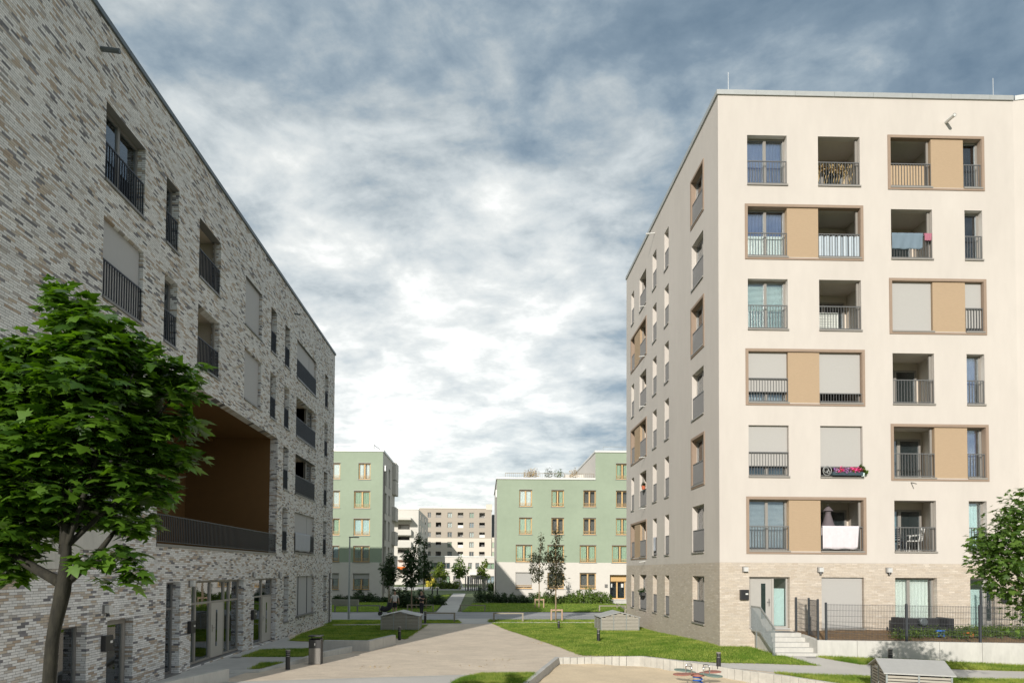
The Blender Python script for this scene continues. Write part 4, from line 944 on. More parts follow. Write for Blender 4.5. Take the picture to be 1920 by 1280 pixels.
# garden things
def at_gard(px, y=YR-1.0): return at_y(px, 1175, y)[0]
yb = YR-.75; xa, xb = at_gard(1684, yb), at_gard(1777, yb); zg = gz+.2
t = empty('garden_sofa', ((xa+xb)/2, yb, zg), 'black covered outdoor sofa under the curtained ground floor window', 'sofa')
o = MB().box(xa, yb-.3, zg, xb, yb+.35, zg+.32).build('seat', M['sofa_black'], t); bevel(o, .03)
o = MB().box(xa+.3, yb+.2, zg+.3, xb-.05, yb+.42, zg+.62).build('backrest', M['sofa_black'], t); bevel(o, .04)
for xx in (xa-.02, xb-.2): o = MB().box(xx, yb-.32, zg, xx+.24, yb+.42, zg+.66).build('armrest', M['sofa_black'], t); bevel(o, .04)
xx = at_gard(1730, yb); o = MB().tube([(xx, yb-.1, zg+.5), (xx, yb+.05, zg+.5)], .15, 20).build('round_drum', M['cap_dark']); bevel(o, .02); tag(o, 'round grey cushion leaning in the middle of the black sofa', 'drum')  # grey drum seen at the middle of the sofa
def crate(px, c, label, w=.3, h=.24, z=None):
    xx = at_gard(px, yb-.55); t = empty('crate', (xx, yb-.55, zg-.02), label, 'crate')
    mb = MB(); d_ = .2
    for (p, q) in (((-w/2, -d_/2), (w/2, -d_/2+.015)), ((-w/2, d_/2-.015), (w/2, d_/2)), ((-w/2, -d_/2+.016), (-w/2+.015, d_/2-.016)), ((w/2-.015, -d_/2+.016), (w/2, d_/2-.016))):
        mb.box(xx+p[0], yb-.55+p[1], zg, xx+q[0], yb-.55+q[1], zg+h*.45); mb.box(xx+p[0], yb-.55+p[1], zg+h*.75, xx+q[0], yb-.55+q[1], zg+h)
    for sx in (-1, 1):
        for sy in (-1, 1): mb.box(xx+sx*(w/2-.03)-.02, yb-.55+sy*(d_/2-.01)-.006, zg+h*.45, xx+sx*(w/2-.03)+.02, yb-.55+sy*(d_/2-.01)+.006, zg+h*.75)
    mb.box(xx-w/2+.015, yb-.55-d_/2+.015, zg-.01, xx+w/2-.015, yb-.55+d_/2-.015, zg+.0); mb.build('frame', M[c], t)
crate(1761, 'crate_blue', 'small blue plastic crate in the grass in front of the black sofa'); crate(1812, 'orange', 'low orange plastic basin in the grass near the right ground floor door', .42, .16)
sh = [((at_gard(1700+14*i, YR-.7+.0)), YR-.6-.35*random.random(), gz+.2) for i in range(20)]
go = leaf_cloud('garden_weeds', 'leaf_mid', [(at_y(px, 1180, y)[0], y, gz+.16+.27*min(1, max(0, (y-rw[0][1]+.4)/1.6))) for px, y in [(1690+11*i, rw[0][1]+.4+((i*37) % 10)*.12) for i in range(26)]], [(.42, .42, .16)]*26, 9000, .085, seed=21, flat=.8, tmpl='leaf')
tag(go, 'low green weeds and clover growing in the fenced garden', 'weeds'); go['kind'] = 'stuff'
# ================================================================== GREEN BLOCKS
random.seed(21)
def simple_window(F, par, u0, u1, z0, z1, cur=None, r=.16, fm='wood_frame', bars=True, blind=0., deep=.5, name='window', gl='glass'):
    w = F.frame(MB(), u0, u1, z0, z1, -r, .10, .06, ((u0+u1)/2,)).build(name, M[fm], par)
    F.box(MB(), u0+.06, u1-.06, -r-.045, -r-.035, z0+.06, z1-.06).build('pane', M[gl], w)
    room(F, MB(), u0, u1, -r-.08, -r-deep, z0, z1).build('room_behind', M['interior'], w)
    if cur:
        mb = MB(); um = (u0+u1)/2
        for a, b in ((u0+.12, um-.15), (um+.2, u1-.12)) if random.random() < .6 else ((u0+.12, u1-.12),): F.curtain(mb, a, b, z0+.1, z1-.1, -r-.12, .03, .2)
        mb.build('curtain', M[cur], w)
    if blind: F.box(MB(), u0+.02, u1-.02, -r+.05, -r+.065, z1-(z1-z0)*blind, z1-.01).build('roller_blind', M['blind'], w)
    mb = MB()
    if bars:
        for zz in (.22, .36): F.box(mb, u0+.03, u1-.03, -.03, -.005, z0+zz, z0+zz+.035)
        mb.build('guard_bars', M[fm], w)
    F.box(MB(), u0-.08, u1+.08, -r, .06, z0-.07, z0-.003).build('sill', M['frame'], w)
    F.box(MB(), u0-.04, u1+.04, .004, .04, z1, z1+.06).build('lintel_profile', M['frame'], w)
    return w
YG = 69.
FG = Fac('front', YG)
def px_u(px, Y=YG): return at_y(px, 1060, Y)[0]
def px_z(py, Y=YG, px=800): return at_y(px, py, Y)[1]
# -- left green block
gl_ = empty('green_apartment_block', (-10.7, YG, 0), 'sage green apartment block with white ground floor, at the left across the road', 'building')
XG = -10.68; rows = [(868, 898), (920, 952), (972, 1003), (1023, 1053), (1075, 1105)]
zr = [(px_z(b, px=680), px_z(a, px=680)) for a, b in rows]
cols_w = [(px_u(662), px_u(692.5)), (px_u(607), px_u(635.5)), (px_u(560), px_u(590))]
ZG = 15.85; zbase = px_z(1053.5, px=680)
wins = []
for i, (z0, z1) in enumerate(zr):
    for j, (a, b) in enumerate(cols_w): wins.append((px_u(670) if (i == 0 and j == 0) else a, b, z0, z1, .16))
mb = FG.wall(MB(), XG-14, XG, zbase, ZG, wins)
FGs = Fac('facepos', XG)
sw = []
for i, (z0, z1) in enumerate(zr):
    for a in (70.6, 73.3): sw.append((a, a+1.1, z0-.3, z1, .16))
mb.build('green_wall', M['green'], gl_)
mb = FG.wall(MB(), XG-14, XG, -.3, zbase, wins); FGs.wall(MB(), YG, 76.5, -.3, ZG, sw).build('side_wall', M['pale_render'], gl_); mb.build('white_wall', M['white_render'], gl_); MB().face([(XG-14, YG, ZG-.1), (XG, YG, ZG-.1), (XG, 82, ZG-.1), (XG-14, 82, ZG-.1)]).build('roof', M['cap'], gl_)
mb = MB(); mb.box(XG-14, YG-.08, ZG, XG+.08, YG+.4, ZG+.22).box(XG-.35, YG+.402, ZG, XG+.08, 76.6, ZG+.22); mb.build('roof_cap', M['white_metal'], gl_)
for k, (a, b, z0, z1, d) in enumerate(wins): simple_window(FG, gl_, a, b, z0, z1, cur=random.choice(['curtain_green', 'curtain_white', 'curtain_green', 'curtain_teal']), blind=.32 if k//3 == 4 else 0)
for (a, b, z0, z1, d) in sw: simple_window(FGs, gl_, a, b, z0, z1, fm='frame', bars=False)
for i in range(4):                                  # stacked balcony volumes at the far end of the side wall
    MB().box(XG+.002, 76.2, zr[3-i][0]-.75, XG+.40, 78.6, zr[3-i][0]+.85).build('balcony', M['pale_render'], gl_)
MB().box(XG-6, 76.502, -.3, XG+0., 78.4, ZG).build('rear_wing', M['pale_render'], gl_)
MB().box(XG+.02, 76.2, ZG-2.0, XG+.40, 78.6, ZG+.05).build('roof_slab', M['pale_render'], gl_)
MB().tube([(XG+.1, YG+.5, -.1), (XG+.1, YG+.5, ZG-1.9)], .07, 8).build('downpipe', M['frame'], gl_); MB().box(XG+.01, YG+.35, ZG-2.0, XG+.25, YG+.65, ZG-1.4).build('rain_head', M['white_metal'], gl_)
def roof_rail(par, pts, h=1.0, sp=2.2, mat='zinc', bars=0.):
    mb = MB()
    for a, b in zip(pts, pts[1:]):
        a, b = Vector(a), Vector(b); n = max(1, round((b-a).length/sp)); up = Vector((0, 0, 1))
        mb.bar(a+up*h, b+up*h, .05, .05); mb.bar(a+up*h*.5, b+up*h*.5, .035, .035) if not bars else mb.bar(a+up*.1, b+up*.1, .04, .04)
        for k in range(n+1): p = a+(b-a)*k/n; mb.bar(p, p+up*h, .045, .045)
        if bars:
            n = int((b-a).length/bars)
            for k in range(n): p = a+(b-a)*k/n; mb.bar(p+up*.1, p+up*h, .022, .022)
    return mb.build('roof_railing', M[mat], par)
roof_rail(gl_, [(XG-14, YG+2.0, ZG+.1), (XG-1.3, YG+2.0, ZG+.1), (XG-.9, 76, ZG+.1)], 1.0)
# -- right green block
gr_ = empty('green_apartment_block', (1.45, YG, 0), 'sage green apartment block with roof terrace and wooden windows, right across the road', 'building')
XA, XB, XC = 1.45, 11.95, 24.
ZA, ZC = 13.05, 16.0
rows = [(918, 949), (970, 1001), (1021, 1053), (1073, 1103)]
zr = [(px_z(b, px=985), px_z(a, px=985)) for a, b in rows]; zt = (px_z(899, px=1165)+.06, px_z(870, px=1165)+.06)
wins = []; spec = []
c_n = [(973, 997), (1033.5, 1057), (1093.5, 1117), (1155, 1179)]; c_w = [(967, 997.5), (1026.5, 1057.5), (1087, 1117.5), (1147.5, 1178)]
for i, (z0, z1) in enumerate(zr):
    for j in range(4):
        if i == 3 and j == 3: continue
        a, b = (c_n if i < 2 else c_w)[j]; wins.append((px_u(a), px_u(b), z0, z1, .16)); spec.append((i, j))
zbase = px_z(1053.5, px=1000); dd0, dd1 = px_u(1143.5), px_u(1176); zd = px_z(1077, px=1160)
top = [(px_u(1155), px_u(1179), zt[0], zt[1], .16)]
extra = [(px_u(1210), px_u(1234), z0, z1, .16) for z0, z1 in zr]
mb = FG.wall(MB(), XA, XB, zbase, ZA, wins); FG.wall(mb, XB, XC, zbase, ZC, wins+top+extra)
mb.build('green_wall', M['green'], gr_)
mb = FG.wall(MB(), XA, XC, -.3, zbase, wins+[(dd0, dd1, .35, zd, .9)]+extra)
mb.face([(XA, YG, -.3), (XA, 84, -.3), (XA, 84, ZA), (XA, YG, ZA)]); mb.face([(XB, YG, ZA), (XB, 84, ZA), (XB, 84, ZC), (XB, YG, ZC)])
mb.face([(XA, YG, ZA-.02), (XB, YG, ZA-.02), (XB, 84, ZA-.02), (XA, 84, ZA-.02)]); mb.face([(XB, YG, ZC-.02), (XC, YG, ZC-.02), (XC, 84, ZC-.02), (XB, 84, ZC-.02)]); mb.face([(XC, YG, -.3), (XC, 84, -.3), (XC, 84, ZC), (XC, YG, ZC)])
mb.build('white_wall', M['white_render'], gr_)
mb = MB(); mb.box(XA-.1, YG-.1, ZA, XB-.002, YG+.4, ZA+.2).box(XA-.1, YG+.402, ZA, XA+.3, 84, ZA+.2).box(XB-.08, YG-.1, ZC, XC, YG+.4, ZC+.2).box(XB-.08, YG+.402, ZC, XB+.3, 84, ZC+.2); mb.build('roof_cap', M['white_metal'], gr_)
for (a, b, z0, z1, d), (i, j) in zip(wins, spec):
    cur = 'curtain_green' if i == 2 or (i, j) in ((1, 0), (0, 1), (1, 3)) else ('curtain_white' if (i, j) == (0, 0) else None)
    simple_window(FG, gr_, a, b, z0, z1, cur=cur, blind=.9 if (i, j) == (3, 0) else 0)
for (a, b, z0, z1, d) in top+extra: simple_window(FG, gr_, a, b, z0, z1, cur='curtain_green')
t = FG.frame(MB(), dd0+.02, dd1-.02, .36, zd-.7, -.85, .10, .08, ((dd0+dd1)/2,)).build('entrance_door', M['wood_frame'], gr_)
FG.box(MB(), dd0, dd1, -.89, -.6, zd-.7, zd-.003).build('door_canopy', M['wood_frame'], t); FG.box(MB(), dd0+.1, dd1-.1, -.9, -.89, .42, zd-.75).build('pane', M['glass_dark'], t); room(FG, MB(), dd0, dd1, -.95, -2, .3, zd-.7).build('room_behind', M['interior'], t)
mb = MB()
for k in range(2): FG.box(mb, (dd0+dd1)/2-.75+k*1.2, (dd0+dd1)/2-.5+k*1.2, -.888, -.884, 1.6, 2.0)
mb.build('door_notice', M['white_metal'], t)
FG.box(MB(), dd0-.55, dd0-.25, 0.003, .08, 1.6, 1.95).build('house_number_box', M['frame_dark'], gr_)
FG.box(MB(), dd0-.3, dd1+.8, .0, 1.6, -.1, .3).build('door_step', M['concrete'], gr_)
roof_rail(gr_, [(XA+.9, YG+.8, ZA+.02), (XB-.05, YG+.8, ZA+.02)], .75, 3., 'rail_wood', .22)
roof_rail(gr_, [(XB+1.2, YG+2, ZC), (XC, YG+2, ZC)], 1.0); 
MB().box(XA-.14, YG+.3, ZA-1.9, XA-.01, YG+.6, ZA-1.1).build('rain_head', M['white_metal'], gr_); MB().tube([(XA-.1, YG+.45, -.1), (XA-.1, YG+.45, ZA-1.9)], .05, 8).build('downpipe', M['frame'], gr_)
MB().box(XB-2.2, 77, ZA, XB-.01, 84, ZC-1.2).build('stair_house', M['pale_render'], gr_)
for i, (px, m_, hh, lb) in enumerate(((1032, 'leaf_dark', .8, 'dark shrub in a pot, middle of the roof terrace'), (1050, 'leaf_mid', .7, 'loose green shrub on the roof terrace, right of the dark shrub'), (992, 'straw', .6, 'dry grass in a pot toward the left of the roof terrace'), (1003, 'straw', .75, 'taller dry grass next to the left pot on the roof terrace'), (1080, 'straw', .8, 'dry ornamental grass at the right end of the roof terrace'))):
    x = px_u(px); t = empty('terrace_plant', (x, YG+1.6, ZA+.02), lb, 'plant', 'plants on the roof terrace')
    MB().tube([(x, YG+1.6, ZA+.02), (x, YG+1.6, ZA+.45)], [.2, .27], 10).build('pot', M['plant_pot'], t)
    leaf_cloud('leaves', m_, [(x, YG+1.6, ZA+.45+hh*.6)], [(.55, .4, hh*.75)], 260, .16, t, seed=30+i, tmpl='leaf')
# ================================================================== FAR BLOCKS
def far_block(name, x0, x1, Y, depth, z1, wrows, wcols, label, mat, fm='frame', side_rows=None, loggias=(), low_mat=None, low_z=None, deep=.5):
    t = empty(name, ((x0+x1)/2, Y, 0), label, 'building'); F = Fac('front', Y)
    ops = []
    for i, (a, b) in enumerate(wrows):
        for j, (c, d) in enumerate(wcols): ops.append((c, d, a, b, .25, i, j))
    cut = [o[:5] for o in ops]
    if low_z: F.wall(MB(), x0, x1, -.5, low_z, cut).build('lower_wall', M[low_mat], t); mb = F.wall(MB(), x0, x1, low_z, z1, cut)
    else: mb = F.wall(MB(), x0, x1, -.5, z1, cut)
    for xx in (x0, x1): mb.face([(xx, Y, -.5), (xx, Y+depth, -.5), (xx, Y+depth, z1), (xx, Y, z1)])
    mb.face([(x0, Y, z1-.02), (x1, Y, z1-.02), (x1, Y+depth, z1-.02), (x0, Y+depth, z1-.02)]); mb.build('wall', M[mat], t)
    MB().box(x0-.15, Y-.15, z1, x1+.15, Y+.6, z1+.3).build('roof_cap', M['white_metal'], t)
    for (c, d, a, b, _, i, j) in ops:
        if (j in loggias):
            w = room(F, MB(), c-.02, d+.02, -.25, -2., a, b).build('loggia', M['interior'] if (i+j) % 2 else M['pale_render'], t)
            F.box(MB(), c, d, -.2, -.15, a, a+.8 if (i*7+j) % 3 else a+.3).build('balcony_panel', M[random.choice(['white_metal', 'frame', 'pale_render', 'frame'])], w)
            F.box(MB(), c+.5, d-.4, -1.9, -1.8, a+.2, b-.3).build('balcony_door', M['white_metal'] if (i+j*3) % 4 == 0 else M['frame_dark'], w)
        else:
            w = F.frame(MB(), c, d, a, b, -.2, .14, .08, ((c+d)/2,)).build('window', M[fm], t)
            F.box(MB(), c+.1, d-.1, -.27, -.25, a+.1, b-.1).build('pane', M['glass'], w); cu = ['curtain_green', 'curtain_white', 'curtain_dark', 'curtain_grey', 'curtain_white'][(i*3+j*2) % 5]
            F.box(MB(), c+.05, d-.05, -.5, -.45, a+.05, b-.05).build('curtain', M[cu], w)
    return t, F
Yg = 150.
X0, X1 = at_y(700, 1000, Yg)[0], at_y(784.5, 1000, Yg)[0]
zg1 = at_y(760, 954.5, Yg)[1]
rws = [(at_y(760, b, Yg)[1], at_y(760, a, Yg)[1]) for a, b in ((982, 995), (1005.5, 1018.5), (1029, 1042))]
t, Fm = far_block('grey_apartment_block', X0, X1, Yg, 26, zg1, rws, [(at_y(746, 1000, Yg)[0], at_y(768, 1000, Yg)[0])], 'pale grey apartment block with balconies, between the left green block and the beige one', 'pale_render', loggias=(0,))
Fs = Fac('facepos', X1); mb = MB()
for y in (153, 160, 167):
    for z0, z1 in [(at_y(790, b, Yg)[1], at_y(790, a, Yg)[1]) for a, b in ((960, 973), (982, 995), (1005.5, 1018.5), (1029, 1042), (1053, 1064))]:
        w = Fs.frame(MB(), y, y+1.6, z0, z1, .03, .1, .05).build('side_window', M['frame_dark'], t); Fs.box(MB(), y+.08, y+1.52, .0, .02, z0+.08, z1-.08).build('pane', M['glass_dark'], w)
for a, b in ((990, 1000), (1013, 1023), (1037, 1046)):
    za, zb_ = at_y(760, b, Yg)[1], at_y(760, a, Yg)[1]; MB().box(at_y(745, 1000, Yg)[0], Yg-1.4, za-.4, at_y(772, 1000, Yg)[0], Yg-.02, za+.9).build('balcony', M['pale_render'], t)
MB().box(X0, Yg-3.5, at_y(760, 976, Yg)[1], at_y(773, 1000, Yg)[0], Yg-.02, at_y(760, 972, Yg)[1]).build('roof_terrace', M['pale_render'], t)
o = MB().box(at_y(745, 1060, Yg)[0], Yg-2.6, at_y(760, 1067, Yg)[1], at_y(762, 1060, Yg)[0], Yg-.03, at_y(760, 1062, Yg)[1]).build('awning', M['awning'], t)
roof_rail(t, [(X0, Yg+2, zg1+.2), (X1-1, Yg+2, zg1+.2)], 1., 3.)
Yb = 190.
xb0, xb1 = at_y(745, 1000, Yb)[0], at_y(921.5, 1000, Yb)[0]; zb1 = at_y(880, 953, Yb)[1]
rws = [(at_y(860, b, Yb)[1], at_y(860, a, Yb)[1]) for a, b in ((960.5, 970.5), (979, 989), (997, 1007), (1015.5, 1026), (1033.5, 1043.5))]
cl = [(783, 788), (801.5, 808), (817, 827), (839, 847.5), (858, 868.5), (880, 888.5), (898.5, 909)]
t, Fb = far_block('beige_apartment_block', xb0, xb1, Yb, 16, zb1, rws, [(at_y(a, 1000, Yb)[0], at_y(b, 1000, Yb)[0]) for a, b in cl], 'long beige apartment block with rows of square windows, far in the middle', 'beige_far', loggias=(2, 4, 6), low_mat='beige_light', low_z=at_y(860, 1008.5, Yb)[1])
xr = at_y(936, 1000, Yb)[0]; zl = at_y(925, 1007, Yb)[1]
MB().box(xb1-1.6, Yb-.16, zb1-.4, xb1+.16, Yb+6, zb1+1.3).build('stair_tower_top', M['beige_light'], t)
mb = MB().box(xb1+.16, Yb, -.5, xr+8, Yb+12, zl); mb.build('lower_wing', M['beige_light'], t)
for i, (a, b) in enumerate(rws[3:]):
    c, d = at_y(922.5, 1000, Yb)[0], at_y(931, 1000, Yb)[0]; w = Fb.frame(MB(), c, d, a, b, .06, .14, .05, ((c+d)/2,)).build('window', M['frame'], t); Fb.box(MB(), c+.1, d-.1, .003, .02, a+.1, b-.1).build('pane', M['curtain_green'], w)
MB().box(xb1+.2, Yb+6, zl, xr+3.5, Yb+12, zb1-1.2).build('rear_wing', M['cap_dark'], t)
roof_rail(t, [(xb0, Yb+1.5, zb1+.2), (xb1-2, Yb+1.5, zb1+.2)], .9, 4.)
Yp = 165.
xp0, xp1 = at_y(797, 1060, Yp)[0], at_y(950, 1060, Yp)[0]; zp = at_y(860, 1044, Yp)[1]
rws = [(at_y(860, 1066, Yp)[1], at_y(860, 1054.5, Yp)[1]), (.1, at_y(860, 1079, Yp)[1])]
cl = [(808.5, 823), (829, 844), (850, 857), (878, 885), (891.5, 898.5), (912, 928)]
t, Fp = far_block('low_white_building', xp0, xp1, Yp, 12, zp, rws, [(at_y(a, 1060, Yp)[0], at_y(b, 1060, Yp)[0]) for a, b in cl], 'low white two storey building in front of the beige block', 'white_render', fm='frame_dark')
Fp.box(MB(), at_y(881, 1070, Yp)[0], at_y(897, 1070, Yp)[0], .0, 2.5, at_y(860, 1077, Yp)[1], at_y(860, 1073.5, Yp)[1]).build('canopy', M['white_metal'], t)
# ================================================================== TREES
def tree(name, base, trunk_pts, trunk_r, branches, clouds, count, leaf, mat, label, tmpl='leaf', bark='bark_pale', seed=1, cat='tree', group=None, flat=.5, segs=10, nr=.38):
    t = empty(name, base, label, cat, group)
    tp = curved(trunk_pts, 5); n = len(tp)
    mb = MB().tube(tp, list(np.interp(np.linspace(0, len(trunk_r)-1, n), range(len(trunk_r)), trunk_r)), segs)
    for br, r0 in branches:
        bp = curved(br, 5); mb.tube(bp, [r0*(1-.75*i/(len(bp)-1)) for i in range(len(bp))], 7)
    mb.build('trunk', M[bark], t, True)
    leaf_cloud('crown', mat, [c[:3] for c in clouds], [c[3] for c in clouds], count, leaf, t, seed=seed, tmpl=tmpl, flat=flat, nr=nr)
    return t
# near maple, lower left
YM = 6.
def mp(px, py, dy=0.): x, z = at_y(px, py, YM+dy); return (x, YM+dy, z)
def mc(px, py, r, dy=0., ry=None, rz=1.): x, y, z = mp(px, py, dy); R_ = r*YM/FPX; return (x, y, z, (R_, ry or R_*1.1, R_*rz))
b0 = mp(92, 1280); base = (b0[0]-.12, YM, g(0, 0)); fork = mp(118, 1105)
clouds = [mc(140, 575, 50, .1, None, .55), mc(110, 548, 30, .2, None, .7), mc(165, 612, 62, -.1, None, .5), mc(75, 665, 80, 0, None, .4), mc(60, 715, 85, -.1, None, .4), mc(190, 668, 85, -.1, None, .45), mc(170, 730, 100, -.2, None, .4), mc(-20, 690, 80, .3, None, .6),
 mc(318, 695, 56, .1, None, .45), mc(345, 735, 36, .15, None, .55), mc(250, 735, 75, .25, None, .4), mc(318, 790, 58, .3, None, .45), mc(200, 800, 110, -.1, None, .38), mc(70, 790, 105, .15, None, .42), mc(110, 850, 110, .0, None, .4), mc(0, 860, 95, -.1, None, .4), mc(300, 850, 66, .3, None, .45), mc(335, 862, 28, .3, None, .5),
 mc(-90, 900, 120, .1), mc(240, 890, 90, .2, None, .4), mc(285, 925, 50, .2, None, .5), mc(60, 930, 110, 0, None, .4), mc(180, 950, 100, .3, None, .4), mc(40, 990, 85, .1, None, .4), mc(250, 990, 42, .25, None, .5), mc(160, 1052, 34, -.1, None, .4), mc(215, 1040, 44, .1, None, .5), mc(250, 1075, 24, .1, None, .9), mc(190, 1090, 16, .1), mc(20, 1035, 55, .1, None, .5), mc(15, 1075, 34, .05, None, .6), mc(-40, 1020, 60, .1), mc(-60, 800, 130, .2), mc(210, 592, 13, 0), mc(235, 650, 60, .2, None, .4)]
brs = []
for px, py, dy, r_ in ((-120, 930, .1, .055), (230, 975, .2, .05), (300, 900, .25, .03), (330, 740, .15, .035), (180, 800, -.3, .04), (60, 760, .3, .04), (140, 600, .1, .045), (250, 700, -.2, .03), (-40, 760, .2, .035)):
    e = Vector(mp(px, py, dy)); s_ = Vector(fork)+Vector((0, 0, .05 if py > 900 else .25+random.random()*.5)); brs.append(([s_, s_.lerp(e, .5)+Vector((0, 0, -.06 if py > 900 else .08)), e], r_))

tm = tree('maple_tree', base, [(base[0], YM, -.2), (b0[0], YM, b0[2]), mp(100, 1190), fork, mp(124, 1040), mp(122, 960), mp(118, 820), mp(135, 620, .1)], (.064, .056, .053, .066, .045, .036, .026, .01), brs, clouds, 11500, .118, 'maple', 'young maple with large jagged leaves and bare trunk, in front of the brick block', 'maple', 'bark', seed=40, flat=.28, segs=16, nr=.27)
# shoot at the top right of the crown
# street tree at the right edge
YT = 13.3
def rp(px, py, dy=0.): x, z = at_y(px, py, YT+dy); return (x, YT+dy, z)
def rc(px, py, r, dy=0., rz=1.): x, y, z = rp(px, py, dy); R_ = r*YT/FPX; return (x, y, z, (R_, R_*1.1, R_*rz))
cl = [rc(1893, 955, 26), rc(1835, 1020, 22, 0, .6), rc(1850, 1050, 34, .2), rc(1880, 1110, 30, .2, .6), rc(1885, 990, 40), rc(1850, 1015, 34, .1, .7), rc(1900, 1030, 60), rc(1880, 1060, 50, -.1), rc(1862, 1085, 24), rc(1905, 1100, 32, .2), rc(1912, 1135, 16, .1), rc(1905, 1160, 9, .1), rc(1960, 1000, 70, .2), rc(1970, 1080, 80, .1), rc(1950, 950, 50, 0), rc(2030, 1040, 70, .3), rc(1895, 1180, 9, .1), rc(1940, 1150, 40, 0)]
bx = rp(1955, 1100); tree('street_tree', (bx[0], YT, g(bx[0], YT)), [(bx[0], YT, -.1), (bx[0]+.03, YT, 1.2), (bx[0]-.02, YT, 2.4), (bx[0]-.1, YT, 4.3)], (.09, .02), [([(bx[0], YT, 2.2+.3*k), Vector(rp(*e))*.5+Vector((bx[0], YT, 2.4+.3*k))*.5, rp(*e)], .03) for k, e in enumerate(((1880, 1080), (1860, 1020), (1890, 980), (2010, 1040)))], cl, 5600, .10, 'leaf_right', 'leafy young street tree cut off by the right edge in front of the cream block', 'maple', 'bark_pale', seed=50, flat=.3)
# young trees across the courtyard
def small_tree(name, pxb, pyb, cl, n, leaf, mat, label, seed, zt=None, tr=(.06, .015), group='young trees by the road', leaders=(), zb=None):
    x, y = at_g(pxb, pyb) if zb is None else (at_z(pxb, pyb, zb)); z0 = g(x, y)
    def c(px, py, r, rz=1.5): X_, Z_ = at_y(px, py, y); R_ = r*y/FPX; return (X_, y+random.uniform(-.2, .2)*R_, Z_, (R_, R_, R_*rz))
    clouds = [c(*q) for q in cl]; tops = leaders or ((cl[0][0], cl[0][1]-cl[0][2]),)
    X1_, Z1 = at_y(*tops[0], y)
    mid = (z0+Z1)*.45
    brs = []
    for q in list(clouds)[1:]: brs.append(([(x, y, max(mid*.9, q[2]-q[3][2]*1.2)), ((x+q[0])/2, y, q[2]-q[3][2]*.4), (q[0], q[1], q[2]+q[3][2]*.5)], tr[0]*.45))
    for L_ in tops[1:]: a_, b_ = at_y(*L_, y); brs.append(([(x, y, mid), ((x+a_)/2+.1, y, (mid+b_)/2), (a_, y, b_)], tr[0]*.6))
    return tree(name, (x, y, z0), [(x, y, z0-.1), (x, y, mid), (X1_, y, Z1)], tr, brs, clouds, n, leaf, mat, label, 'leaf', 'bark_pale', seed, 'tree', group, segs=8)
small_tree('young_tree', 1042, 1163.5, [(1045, 1000, 8, 1.9), (1043, 1022, 9, 1.4), (1037, 1040, 12, 1.2), (1050, 1045, 10, 1.5), (1042, 1065, 18, 1.), (1028, 1045, 8, 1.6), (1052, 1085, 12, 1.), (1036, 1090, 14, .9), (1030, 1108, 8, 1.)], 1700, .19, 'leaf_red', 'taller slim young tree with dark bronze leaves between stakes on the right verge', 61, leaders=((1043, 986),))
small_tree('young_tree', 1011, 1139.5, [(1015, 1008, 5, 2.2), (1015, 1025, 6, 1.5), (1002, 1045, 10, 1.4), (1014, 1048, 9, 1.4), (1000, 1065, 9, 1.1), (1012, 1072, 10, 1.1), (1006, 1085, 9, .8)], 1000, .22, 'leaf_red', 'thinner young tree in front of the white wall, left of the taller staked one', 62, leaders=((1015, 1000),))
small_tree('young_tree', 729, 1144, [(732, 1047, 7, 1.6), (727, 1065, 14, 1.), (735, 1075, 15, 1.), (728, 1090, 12, .8)], 1900, .22, 'leaf_dark', 'dense dark young tree at the corner of the left green block', 63, leaders=((731, 1040),))
small_tree('young_tree', 772, 1148, [(784, 1010, 6, 2.), (779, 1030, 6, 1.5), (765, 1040, 10, 1.2), (775, 1055, 15, 1.1), (764, 1070, 12, 1.1), (785, 1078, 10, 1.), (770, 1090, 14, .8)], 2700, .22, 'leaf_dark', 'large dark young tree in front of the grey block', 64, leaders=((783, 1001), (765, 1025)))
small_tree('young_tree', 794, 1132, [(797, 1020, 5, 2.), (794, 1040, 7, 1.5), (800, 1058, 9, 1.2), (794, 1072, 12, 1.), (802, 1080, 7, 1.)], 1500, .24, 'leaf_dark', 'slim dark young tree just right of the largest dark one', 65, leaders=((797, 1010),))
small_tree('courtyard_tree', 825, 1104, [(826, 1060, 5), (820, 1072, 9, 1.), (832, 1076, 8, 1.)], 800, .45, 'leaf_bright', 'light green courtyard tree left of the playground', 66, group='light green trees in the far courtyard')
small_tree('courtyard_tree', 862, 1105, [(862, 1050, 6, 1.3), (857, 1064, 9, 1.), (869, 1068, 9, 1.2), (862, 1076, 9, .8)], 900, .45, 'leaf_mid', 'rounded green courtyard tree directly behind the playground', 67, group='light green trees in the far courtyard')
small_tree('courtyard_tree', 906, 1105, [(910, 1056, 5, 1.4), (903, 1068, 7, 1.2), (908, 1080, 8, 1.)], 800, .45, 'leaf_bright', 'light green courtyard tree right of the playground', 68, group='light green trees in the far courtyard')
